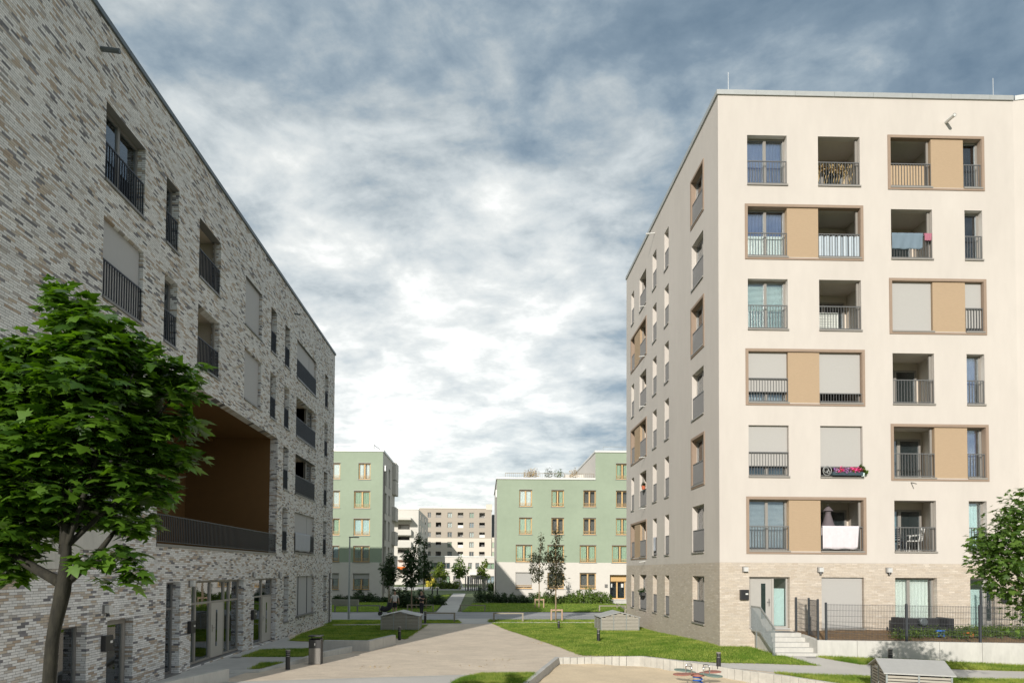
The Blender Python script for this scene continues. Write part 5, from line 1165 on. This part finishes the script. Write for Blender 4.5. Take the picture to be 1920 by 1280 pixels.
# bushes
def bush(px0, px1, py_top, py_base, mat, label, seed, group, n=500, leaf=.18, name='bush', ydep=None):
    x0, y = at_z((px0+px1)/2, py_base, 0.); y = ydep or y
    xa, xb = at_y(px0, py_base, y)[0], at_y(px1, py_base, y)[0]; zt = at_y(px0, py_top, y)[1]; k = max(2, int((xb-xa)/1.0)); cs = []
    t = empty(name, ((xa+xb)/2, y, 0), label, 'bush', group); r = random.Random(seed); mb = MB()
    for i in range(k):
        cx_ = xa+(xb-xa)*(i+.5)/k; h = zt*(.75+.35*r.random()); cs.append((cx_, y+r.uniform(-.3, .3), h*.45, ((xb-xa)/k*.75, .6, h*.55))); mb.tube([(cx_, y, -.05), (cx_+r.uniform(-.1, .1), y, h*.7)], .015, 5)
        for q in range(2): cs.append((cx_+r.uniform(-.3, .3), y+r.uniform(-.3, .3), h*.95, (.12, .12, h*.22)))
    mb.build('stems', M['bark_pale'], t)
    leaf_cloud('leaves', mat, [c[:3] for c in cs], [c[3] for c in cs], n, leaf, t, seed=seed, tmpl='leaf', flat=.7)
G1 = 'shrubs along the green blocks'  # shaded shrubs get dark leaves, sunlit ones lighter: light put into leaf colour
for i, a in enumerate([(893, 932, 1104, 1131, 'leaf_dark', 'dark low shrub at the left corner of the right green block'), (930, 975, 1110, 1133, 'leaf_dark', 'shaded grassy shrub along the white base of the right green block'), (975, 1003, 1113, 1133, 'leaf_dark', 'shrub at the edge of the shadow on the right white wall'), (1002, 1030, 1108, 1133, 'leaf_mid', 'sunlit shrub behind the thinner young tree'), (1028, 1062, 1116, 1133, 'leaf_mid', 'low sunlit shrub behind the taller staked tree'), (1060, 1082, 1113, 1132, 'leaf_mid', 'small sunlit shrub left of the tall bush by the entrance'), (1078, 1112, 1104, 1132, 'leaf_mid', 'tall sunlit bush under the right ground floor window of the green block'), (1110, 1143, 1111, 1132, 'leaf_mid', 'sunlit shrub just left of the green block entrance'), (665, 705, 1108, 1134, 'leaf_dark', 'dark bush under the left green block window'), (700, 726, 1118, 1136, 'leaf_dark', 'low dark bush near the corner of the left green block'), (730, 762, 1100, 1140, 'leaf_dark', 'tall dark shrub behind the person in the white shirt'), (760, 800, 1108, 1140, 'leaf_dark', 'wide dark shrub behind the person in black'), (796, 832, 1112, 1134, 'leaf_dark', 'dark shrub left of the narrow path'), (624, 664, 1116, 1130, 'leaf_dark', 'low dark shrub at the left end of the left green block')]):
    bush(*a, seed=70+i, group=G1, n=1900 if a[1]-a[0] > 30 else 1300, leaf=.20, ydep=(66.8 if i < 8 or i in (8, 9, 13) else None))
for i, a in enumerate([(808, 840, 1083, 1104, 'leaf_mid', 'green bush left of the far playground'), (915, 934, 1088, 1106, 'leaf_mid', 'green bush right of the far playground'), (835, 860, 1090, 1104, 'leaf_bright', 'pale bush in front of the low white building'), (800, 815, 1078, 1100, 'yellow', 'yellow flowering bush by the low white building')]):
    bush(*a, seed=90+i, group='bushes in the far courtyard', n=400, leaf=.5)
# ================================================================== COURTYARD FURNITURE
def bollard(x, y, h, label, r=.075):
    z = g(x, y); t = empty('bollard_light', (x, y, z), label, 'bollard', 'black bollard lights in the courtyard')
    MB().tube([(x, y, z-.05), (x, y, z+h*.66)], r, 16).build('post', M['black'], t)
    for k in range(3): MB().tube([(x, y, z+h*(.70+.09*k)), (x, y, z+h*(.76+.09*k))], r, 16).build('louvre', M['black'], t)
    MB().tube([(x, y, z+h*.66), (x, y, z+h*.95)], r*.62, 12).build('lamp_glass', M['lamp_glass'], t)
    MB().tube([(x, y, z+h*.94), (x, y, z+h)], r, 16).build('cap', M['frame'], t)
for px, py, ptop, lb in ((539.5, 1254, 1217.5, 'black bollard light just left of the litter bin'), (1347.5, 1250, 1222, 'black bollard light at the back kerb of the sandpit'), (1122, 1202, 1179, 'black bollard light on the lawn in front of the right shed'), (1047.5, 1178, 1163, 'small black bollard light on the right lawn below the staked tree'), (749, 1199, 1174, 'black bollard light in front of the left shed'), (797, 1169, 1145, 'thin black bollard light just right of the left shed')):
    x, y = at_g(px, py); zt_ = at_y(px, ptop, y)[1]; bollard(x, y, zt_-g(x, y), lb, .075 if y < 30 else .07)
xb_, yb_ = at_g(1728, 1262); bollard(xb_, yb_+1.6, .55, 'black bollard light behind the large shed at the lower right')
# litter bin
x, y = at_g(592, 1243.5); t = empty('litter_bin', (x, y, 0), 'black litter bin with perforated metal front beside the low concrete edge', 'litter bin')
h = at_y(592, 1190, y)[1]; w = .21
MB().box(x-w, y-w*.8, .0, x-w+.02, y+w*.8, h-.12).box(x+w-.02, y-w*.8, 0, x+w, y+w*.8, h-.12).box(x-w+.02, y+w*.8-.02, 0, x+w-.02, y+w*.8, h-.12).build('housing', M['black'], t)
o = MB().box(x-w-.02, y-w*.8-.03, h-.04, x+w+.02, y+w*.8+.02, h).build('lid', M['black'], t); bevel(o, .01)
MB().box(x-w+.03, y+w*.3, h-.13, x-w+.06, y+w*.36, h-.039).box(x+w-.06, y+w*.3, h-.13, x+w-.03, y+w*.36, h-.039).build('lid_bracket', M['black'], t)
mb = MB(); nx, nz = 9, 15; ch = h*.52; y0_ = y-w*.8-.012
for i in range(nx+1):
    cx_ = x-w+.021+(2*w-.042)*i/nx; mb.box(cx_-.008, y0_, .03, cx_+.008, y0_+.008, .03+ch)
for j in range(nz+1):
    cz = .03+ch*j/nz; mb.box(x-w+.021, y0_-.0015, cz-.008, x+w-.021, y0_+.0065, cz+.008)
mb.build('perforated_front', M['frame'], t)
MB().box(x-w+.021, y-w*.8, ch+.035, x+w-.021, y-w*.8+.01, h-.15).build('front_panel', M['black'], t)
MB().box(x-.012, y-w*.8-.006, h*.66, x+.012, y-w*.8-.001, h*.74).build('lock_plate', M['white_metal'], t)
# vent sheds
def shed(cx_, cy_, ang, wd, dp, eave, ridge, label, panels=(3, 2), over=.08):
    z = g(cx_, cy_)-.03; t = empty('vent_shed', (cx_, cy_, z), label, 'shed', 'slatted ventilation sheds'); t.rotation_euler.z = ang
    def loc(mb, name, mat, bv=0):
        o = mb.build(name, M[mat]); o.parent = t
        if bv: bevel(o, bv)
        return o
    hw, hd = wd/2, dp/2
    zt = lambda x: eave+(ridge-eave)*(1-abs(x)/hw)
    mb = MB(); n = panels[0]
    for sy in (-1, 1):
        for k in range(n+1): xx = -hw+wd*k/n; mb.box(xx-.02, sy*hd-.02, 0, xx+.02, sy*hd+.02, zt(xx)-.01)
    for sx in (-1, 1):
        for k in range(1, panels[1]): yy = -hd+dp*k/panels[1]; mb.box(sx*hw-.02, yy-.02, 0, sx*hw+.02, yy+.02, eave-.01)
    for sy in (-1, 1): mb.box(-hw, sy*hd-.018, .0, hw, sy*hd+.018, .07)
    for sx in (-1, 1): mb.box(sx*hw-.018, -hd, .002, sx*hw+.018, hd, .068)
    loc(mb, 'frame', 'zinc')
    for sy in (-1, 1):
        for k in range(n):
            xa_, xb_ = -hw+wd*k/n+.022, -hw+wd*(k+1)/n-.022; mb = MB(); zz = .085
            while zz < max(zt(xa_), zt(xb_), zt((xa_+xb_)/2))-.08:
                # keep every slat under the sloping roof
                l_, r_ = xa_, xb_
                if zz+.07 > eave: lim = hw*(1-(zz+.07-eave)/(ridge-eave)); l_, r_ = max(xa_, -lim), min(xb_, lim)
                if r_-l_ > .04: mb.hexa([(l_, sy*hd-.012, zz), (r_, sy*hd-.012, zz), (r_, sy*hd+.002, zz+.01), (l_, sy*hd+.002, zz+.01), (l_, sy*hd-.012+sy*-.0, zz+.055), (r_, sy*hd-.012, zz+.055), (r_, sy*hd+.002, zz+.06), (l_, sy*hd+.002, zz+.06)])
                zz += .078
            if mb.v: loc(mb, 'slat_panel', 'slat')
    for sx in (-1, 1):
        for k in range(panels[1]):
            ya_, yb2 = -hd+dp*k/panels[1]+.022, -hd+dp*(k+1)/panels[1]-.022; mb = MB(); zz = .085
            while zz < eave-.09: mb.box(sx*hw-.012, ya_, zz, sx*hw+.002, yb2, zz+.055); zz += .078
            loc(mb, 'slat_panel', 'slat')
    mb = MB().box(-hw+.06, -hd+.06, 0, hw-.06, hd-.06, eave-.12); loc(mb, 'shaft_lining', 'interior')
    th = .03; e = hw+over; ze = eave-(ridge-eave)*over/hw
    for sx in (-1, 1):
        mb = MB(); p = [(0, -hd-over, ridge), (sx*e, -hd-over, ze), (sx*e, hd+over, ze), (0, hd+over, ridge)]
        mb.hexa([*p, *[(a, b, c+th) for a, b, c in p]]); loc(mb, 'roof_panel', 'tin')
    return t
def shed_at(pxl, pxr, pyb, wd, dp, ang, label, py_eave, py_ridge, **k):
    pc = at_g((pxl+pxr)/2, pyb); y = pc[1]; e_ = at_y((pxl+pxr)/2, py_eave, y)[1]; r_ = at_y((pxl+pxr)/2, py_ridge, y)[1]; z = g(*pc)
    c, s_ = math.cos(ang), math.sin(ang); cx_, cy_ = pc[0]-s_*dp/2, pc[1]+c*dp/2
    return shed(cx_, cy_, ang, wd, dp, e_-z, r_-z, label, **k)
x1_, y1_ = at_g(1127, 1182); x2_, _ = at_g(1198, 1182)
shed_at(1127, 1198, 1182, x2_-x1_, 2.0, -.0, 'grey slatted shed with a low gable roof beside the wall of the cream block', 1155, 1146)
x1_, y1_ = at_g(714, 1181); x2_, _ = at_g(785, 1181)
shed_at(714, 785, 1181, x2_-x1_, 1.7, .0, 'grey slatted shed with a low gable roof on the shaded left lawn', 1153.5, 1145.5)
sx_, sy_ = at_z(1690, 1248, .82); shed(sx_+.15, sy_-.1, math.radians(72), 1.5, 1.45, .68, .93, 'large slatted shed with a flat grey gable roof at the lower right', panels=(2, 2))
# street lamp
x, y = at_g(654, 1160); zt_ = at_y(654, 1007, y)[1]; t = empty('street_lamp', (x, y, 0), 'tall grey street lamp pole on the grass strip by the road', 'street lamp')
MB().tube([(x, y, -.1), (x, y, zt_)], [.075, .045], 12).build('pole', M['zinc'], t); MB().tube([(x, y, .0), (x, y, .9)], .085, 12).build('base_sleeve', M['zinc'], t)
o = MB().box(x-.05, y-.12, zt_-.02, x+.62, y+.12, zt_+.05).build('lamp_head', M['frame_dark'], t); bevel(o, .02)
# guard rails
def guard(p0, p1, ptop, label, posts=2, mat='rail_wood'):
    x0, y0 = at_g(*p0); x1, y1 = at_g(*p1); z0 = at_y(p0[0], ptop, y0)[1]; t = empty('guard_rail', (x0, y0, 0), label, 'guard rail', 'knee high guard rails')
    z1 = z0; MB().bar((x0-.05, y0, z0), (x1+.05, y1, z1), .10, .08).build('rail', M[mat], t)
    for k in range(posts):
        f = k/(posts-1); xx, yy = x0+(x1-x0)*f, y0+(y1-y0)*f; MB().box(xx-.05, yy-.05, -.1, xx+.05, yy+.05, z0-.041).build('post', M[mat], t)
guard((764, 1146), (812, 1146), 1133.5, 'pale guard rail in front of the person in black'); guard((798, 1166), (852, 1166), 1148.5, 'guard rail beside the crossing, right of the left shed')
guard((926, 1165), (980, 1165), 1149, 'guard rail on the right verge next to the crossing'); guard((863, 1146), (909, 1146), 1134, 'guard rail right of the narrow path in front of the dark shrubs')
guard((1124, 1145.5), (1172, 1145.5), 1135, 'pale guard rail near the green block entrance'); guard((628, 1147), (712, 1147), 1134.5, 'long dark guard rail below the left green block', 3, 'frame_dark')
guard((1157, 1140), (1172, 1152), 1131, 'short guard rail slanting behind the right shed')
# tree stakes
def stakes(px, pyb, ptop, wpx, label):
    x, y = at_g(px, pyb); z0 = g(x, y); zt = at_y(px, ptop, y)[1]; w = wpx/FPX*y/2; t = empty('tree_stakes', (x, y, z0), label, 'tree stakes', 'wooden tree stakes')
    ps = [(x-w, y-.25), (x+w, y-.25), (x, y+w*.9)]
    for p in ps: MB().tube([(*p, z0-.1), (*p, zt)], .055, 10).build('stake', M['stake'], t)
    for a, b in ((0, 1), (1, 2), (2, 0)): MB().bar((*ps[a], zt-.08), (*ps[b], zt-.08), .03, .10).build('cross_bar', M['stake'], t)
stakes(1043, 1163, 1140.5, 20, 'pale wooden stakes around the taller bronze tree on the right verge'); stakes(1011, 1139, 1121.5, 16, 'pale wooden stakes around the thinner tree in front of the white wall'); stakes(790, 1140, 1119.5, 18, 'wooden stakes behind the person in black')
# bench-like planter wall left
MB_ = MB(); x0_, y0_ = at_g(626, 1134); x1_, _ = at_g(672, 1134); MB_.box(x0_-2, y0_, -.1, x1_, y0_+.5, at_y(650, 1123.5, y0_)[1]); o = MB_.build('planter_wall', M['frame']); tag(o, 'long grey planter wall below the left green block', 'wall')
# drain grate, leaves on the paving
x, y = at_g(909, 1261); t = empty('drain_grate', (x, y, 0), 'dark rectangular drain grate in the paving near the front grass patch', 'drain'); mb = MB().box(x-.2, y-.09, .001, x+.2, y+.09, .006)
mb.build('pit', M['black'], t); mb = MB()
for k in range(9): mb.box(x-.2+.047*k, y-.09, .0065, x-.2+.047*k+.02, y+.09, .012)
mb.build('bars', M['frame'], t)
x, y = at_g(1520, 1232); tag(MB().box(x-.17, y-.1, g(x, y)+.009, x+.17, y+.1, g(x, y)+.014).build('drain_cover', M['frame_dark']), 'small dark drain cover on the path below the entrance steps', 'drain')
x, y = at_g(443, 1232); tag(MB().box(x-.2, y-.15, .007, x+.2, y+.15, .013).build('drain_cover', M['frame_dark']), 'dark drain cover on the terrace in front of the glazed entrance', 'drain')
go = leaf_cloud('fallen_leaves', 'straw', [(*at_g(px, py), .02) for px, py in ((940, 1236), (912, 1249), (1010, 1205), (700, 1250), (820, 1222))], [(.8, .5, .008)]*5, 60, .05, seed=3, flat=.1); tag(go, 'scattered dry leaves on the beige paving', 'leaves'); go['kind'] = 'stuff'
# ================================================================== SPRING TOY
sx_, sy_ = at_z(1308, 1264, .22); sx_, sy_ = sx_, sy_
z0 = SAND_Z; zs = .22
t = empty('spring_toy', (sx_, sy_, z0), 'four seat playground spring toy with red and green petal seats on a blue spring', 'spring toy')
pts = [(sx_+.13*math.cos(a*.35), sy_+.13*math.sin(a*.35), z0+.02+(zs-z0-.04)*a/72) for a in range(73)]
MB().tube(pts, .022, 8).build('spring', M['toy_blue'], t, True)
MB().tube([(sx_, sy_, zs-.03), (sx_, sy_, zs+.03)], .2, 20).build('hub', M['toy_red'], t)
for k, (ang, mt_) in enumerate(((.12, 'toy_red'), (1.69, 'toy_green'), (3.26, 'toy_red'), (4.83, 'toy_green'))):
    prof = [(.12, .06), (.3, .09), (.42, .16), (.6, .21), (.78, .19), (.88, .11), (.91, 0)]
    up_ = prof; poly = [(a, b) for a, b in up_]+[(a, -b) for a, b in up_[::-1][1:]]
    c, s_ = math.cos(ang+.35), math.sin(ang+.35); P = [(sx_+a*c-b*s_, sy_+a*s_+b*c) for a, b in poly]
    o = MB().prism(P, zs+.031+.004*k, zs+.066+.004*k).build('seat', M[mt_], t); bevel(o, .012)
    hx, hy = sx_+.36*c, sy_+.36*s_; nx_, ny_ = -s_*.11, c*.11
    MB().tube(curved([(hx-nx_, hy-ny_, zs+.06), (hx-nx_*1.05, hy-ny_*1.05, zs+.25), (hx, hy, zs+.28), (hx+nx_*1.05, hy+ny_*1.05, zs+.25), (hx+nx_, hy+ny_, zs+.06)], 5), .016, 8).build('handle', M['chrome'], t, True)
# ================================================================== PLAYGROUND (far)
x, y = at_g(888, 1107); t = empty('playground_frame', (x, y, 0), 'wooden and metal climbing frame with slide in the far courtyard', 'playground')
def pp(px, py): X_, Z_ = at_y(px, py, y); return X_, Z_
for px, py in ((873, 1079), (879, 1081), (886, 1082), (893, 1080), (897, 1078), (904, 1084), (910, 1083)):
    X_, Z_ = pp(px, py); MB().tube([(X_, y, 0), (X_, y, Z_)], .10, 8).build('post', M['frame_dark'], t)
    MB().tube([(X_+.3, y+2.5, 0), (X_+.3, y+2.5, Z_)], .10, 8).build('post', M['frame_dark'], t)
a, b = pp(873, 1095), pp(897, 1095); MB().box(a[0], y, a[1]-.15, b[0], y+2.5, a[1]).build('platform', M['rail_wood'], t)
a, b = pp(873, 1093), pp(858, 1107); mb = MB(); mb.bar((a[0], y+1, a[1]), (b[0], y+1, .3), .8, .08); mb.build('slide', M['zinc'], t)
a, b = pp(897, 1081), pp(910, 1081); MB().bar((a[0], y, a[1]), (b[0], y, b[1]), .12, .12).build('top_bar', M['frame_dark'], t)
X_, y2 = at_g(858, 1103); tag(leaf_cloud('mound_grass', 'leaf_mid', [(X_, y2+4, .3)], [(3.2, 2, .6)], 10, .1, seed=2), 'sparse weeds on the play mound', 'weeds')
bpy.data.objects.remove(bpy.data.objects['mound_grass'])
mb = MB(); a, b = at_y(846, 1100, y2+4)[0], at_y(868, 1100, y2+4)[0]; n = 16
for i in range(n): 
    t0, t1 = i/n, (i+1)/n; f = lambda q: 2.0*math.sin(math.pi*q)**.8
    mb.hexa([(a+(b-a)*t0, y2+3, 0), (a+(b-a)*t1, y2+3, 0), (a+(b-a)*t1, y2+7, 0), (a+(b-a)*t0, y2+7, 0), (a+(b-a)*t0, y2+4.2, f(t0)), (a+(b-a)*t1, y2+4.2, f(t1)), (a+(b-a)*t1, y2+6, f(t1)), (a+(b-a)*t0, y2+6, f(t0))])
tag(mb.build('climbing_mound', M['frame']), 'grey rounded climbing mound beside the far slide', 'play mound')
for px in (810.5, 820): x, y = at_g(px, 1113); bollard(x, y, .9, 'dark bollard light on the verge behind the narrow path, '+('left one of two' if px < 815 else 'right one of two'), .1)
# ================================================================== PEOPLE
def skin_obj(name, verts, edges, radii, mat, parent, root=0, levels=2):
    me = bpy.data.meshes.new(name); me.from_pydata([tuple(v) for v in verts], edges, []); o = bpy.data.objects.new(name, me); col.objects.link(o)
    md = o.modifiers.new('skin', 'SKIN'); md.use_smooth_shade = True
    if not me.skin_vertices: bpy.context.view_layer.objects.active = o; bpy.context.view_layer.update()
    sv = me.skin_vertices[0].data if me.skin_vertices else None
    if sv is None:
        me.attributes.new  # no-op, the modifier adds the layer
    for i, r_ in enumerate(radii): sv[i].radius = (r_, r_) if not isinstance(r_, tuple) else r_; sv[i].use_root = (i == root)
    sb = o.modifiers.new('sub', 'SUBSURF'); sb.levels = levels; sb.render_levels = levels
    me.materials.append(M[mat])
    if parent: o.parent = parent
    return o
def person(x, y, yaw, label, shirt, trousers, shorts, arms, H=1.76, stride=.12):
    t = empty('person', (x, y, g(x, y)), label, 'person'); t.rotation_euler.z = yaw
    V, E, R_ = [], [], []
    def add(p, r, link=None):
        V.append(p); R_.append(r); i = len(V)-1
        if link is not None: E.append((link, i))
        return i
    pel = add((0, 0, .96), (.155, .11)); w_ = add((0, 0, 1.12), (.135, .10), pel); ch = add((0, .0, 1.32), (.165, .115), w_); sh = add((0, 0, 1.44), (.12, .08), ch); nk = add((0, 0, 1.53), .052, sh); hd0 = add((0, .015, 1.60), (.068, .082), nk); hd1 = add((0, .01, 1.68), (.078, .095), hd0); hd2 = add((0, 0, 1.745), (.05, .06), hd1)
    JJ = {}
    for s_, (el, wr) in zip((-1, 1), arms):
        a0 = add((s_*.17, 0, 1.42), .055, sh); a1 = add((s_*.20, -.005, 1.36), .05, a0); e_ = add(el, .040, a1); wv = add(wr, .026, e_)
        d = (Vector(wr)-Vector(el)).normalized(); side = d.cross(Vector((0, 1, 0))).normalized() if abs(d.y) < .9 else Vector((1, 0, 0)); n2 = d.cross(side).normalized()
        pm = add(tuple(Vector(wr)+d*.06), (.034, .02), wv)
        for q in range(4):
            b_ = Vector(wr)+d*.09+n2*(q-1.5)*.02; f1 = add(tuple(b_), .010, pm); f2 = add(tuple(b_+d*.035+side*.006), .009, f1); add(tuple(b_+d*(.06+.008*(q in (1, 2)))+side*.022), .008, f2)
        th = add(tuple(Vector(wr)+d*.045-n2*.04), .011, pm); add(tuple(Vector(wr)+d*.085-n2*.055+side*.01), .009, th)
        JJ[s_] = (a1, e_, wv)
    legs = {}
    for s_, st in ((-1, stride), (1, -stride)):
        h_ = (s_*.095, 0, .88); kn = (s_*.10, st*.5+.02, .49); an = (s_*.10, st-.02, .09); toe = (s_*.11, st+.13, .035)
        a = add(h_, .088, pel); b = add(kn, .058, a); b2 = add(tuple(Vector(kn).lerp(Vector(an), .3)), .056, b); c = add(an, .038, b2); add(toe, (.038, .03), c); legs[s_] = (h_, kn, an, toe)
    # face
    add((0, .105, 1.625), .014, hd0)
    for s_ in (-1, 1): add((s_*.085, .0, 1.635), .014, hd0)
    skin_obj('body', V, E, R_, 'skin', t)
    skin_obj('shirt', [(0, 0, .92), (0, 0, 1.12), (0, 0, 1.32), (0, 0, 1.45), (-.19, 0, 1.41), tuple(Vector((-.19, 0, 1.41)).lerp(Vector(arms[0][0]), .7)), (.19, 0, 1.41), tuple(Vector((.19, 0, 1.41)).lerp(Vector(arms[1][0]), .7))], [(0, 1), (1, 2), (2, 3), (3, 4), (4, 5), (3, 6), (6, 7)], [(.18, .14), (.16, .125), (.18, .13), (.12, .085), .066, .062, .066, .062], shirt, t)
    VV = [(0, 0, .99), (0, 0, .92)]; EE = [(0, 1)]; RR = [(.17, .125), (.165, .12)]
    for s_ in (-1, 1):
        h_, kn, an, toe = legs[s_]; k = len(VV); end = Vector(kn)+Vector((0, 0, .03)) if shorts else Vector(an)+Vector((0, 0, .02)); mid = Vector(h_).lerp(Vector(kn), .6)
        VV += [h_, tuple(mid)]; EE += [(1, k), (k, k+1)]; RR += [.105, .085]
        if not shorts: VV += [kn, tuple(end)]; EE += [(k+1, k+2), (k+2, k+3)]; RR += [.07, .06]
        else: VV += [tuple(end)]; EE += [(k+1, k+2)]; RR += [.085]
        MBs = skin_obj('shoe', [(an[0], an[1]-.03, .045), (an[0], an[1]+.05, .045), (toe[0], toe[1]+.03, .035)], [(0, 1), (1, 2)], [.05, .048, .04], 'white_metal' if shorts else 'shorts_black', t)
    skin_obj('trousers', VV, EE, RR, trousers, t)
    skin_obj('hair', [(0, -.03, 1.63), (0, -.022, 1.70), (0, .0, 1.755), (0, .05, 1.748)], [(0, 1), (1, 2), (2, 3)], [(.080, .07), (.086, .082), (.06, .06), .035], 'hair_dark', t)
    mb = MB()
    for s_ in (-1, 1): mb.tube([(s_*.03, .098, 1.652), (s_*.03, .106, 1.652)], .009, 8)
    mb.tube([(-.025, .094, 1.583), (.0, .102, 1.58), (.025, .094, 1.583)], .006, 6); o = mb.build('face_features', M['hair_dark']); o.parent = t
    return t
x, y = at_z(740, 1152, 0); px_ = x
person(x, y, math.pi+.15, 'person in a white t-shirt and black shorts walking behind the left shed', 'shirt_white', 'shorts_black', True, (((-.27, -.03, 1.14), (-.30, .06, .92)), ((.27, -.02, 1.13), (.31, .08, .94))), stride=.14)
x, y = at_z(790.5, 1152, 0)
person(x, y, math.pi-.5, 'person dressed in black holding something pale at chest height by the guard rail', 'shorts_black', 'shorts_black', False, (((-.24, .06, 1.16), (-.10, .26, 1.24)), ((.24, .05, 1.15), (.12, .24, 1.18))), stride=.05)
o = MB().box(x-.14-.05, y-.30, 1.20, x-.14+.06, y-.22, 1.34).build('paper_cup', M['white_metal']); tag(o, 'small pale cup in the hand of the person in black', 'cup')
# dark pushchair next to the first person
x, y = at_z(722, 1153, 0); t = empty('pushchair', (x, y, 0), 'dark pushchair beside the person in the white t-shirt', 'pushchair')
MB().tube(curved([(x-.3, y, .55), (x, y, .45), (x+.3, y, .6), (x+.36, y, .95)], 5), [.2]*16, 12).build('seat_shell', M['shorts_black'], t, True)
mb = MB(); mb.bar((x-.35, y-.2, .2), (x+.55, y-.2, 1.0), .03, .03); mb.bar((x-.35, y+.2, .2), (x+.55, y+.2, 1.0), .03, .03); mb.bar((x+.55, y-.2, 1.0), (x+.55, y+.2, 1.0), .03, .03); mb.build('frame', M['black'], t)
for wx, wy in ((x-.35, y-.22), (x-.35, y+.22), (x+.3, y-.24), (x+.3, y+.24)): MB().tube([(wx, wy-.02, .14), (wx, wy+.02, .14)], .14, 14).build('wheel', M['black'], t)
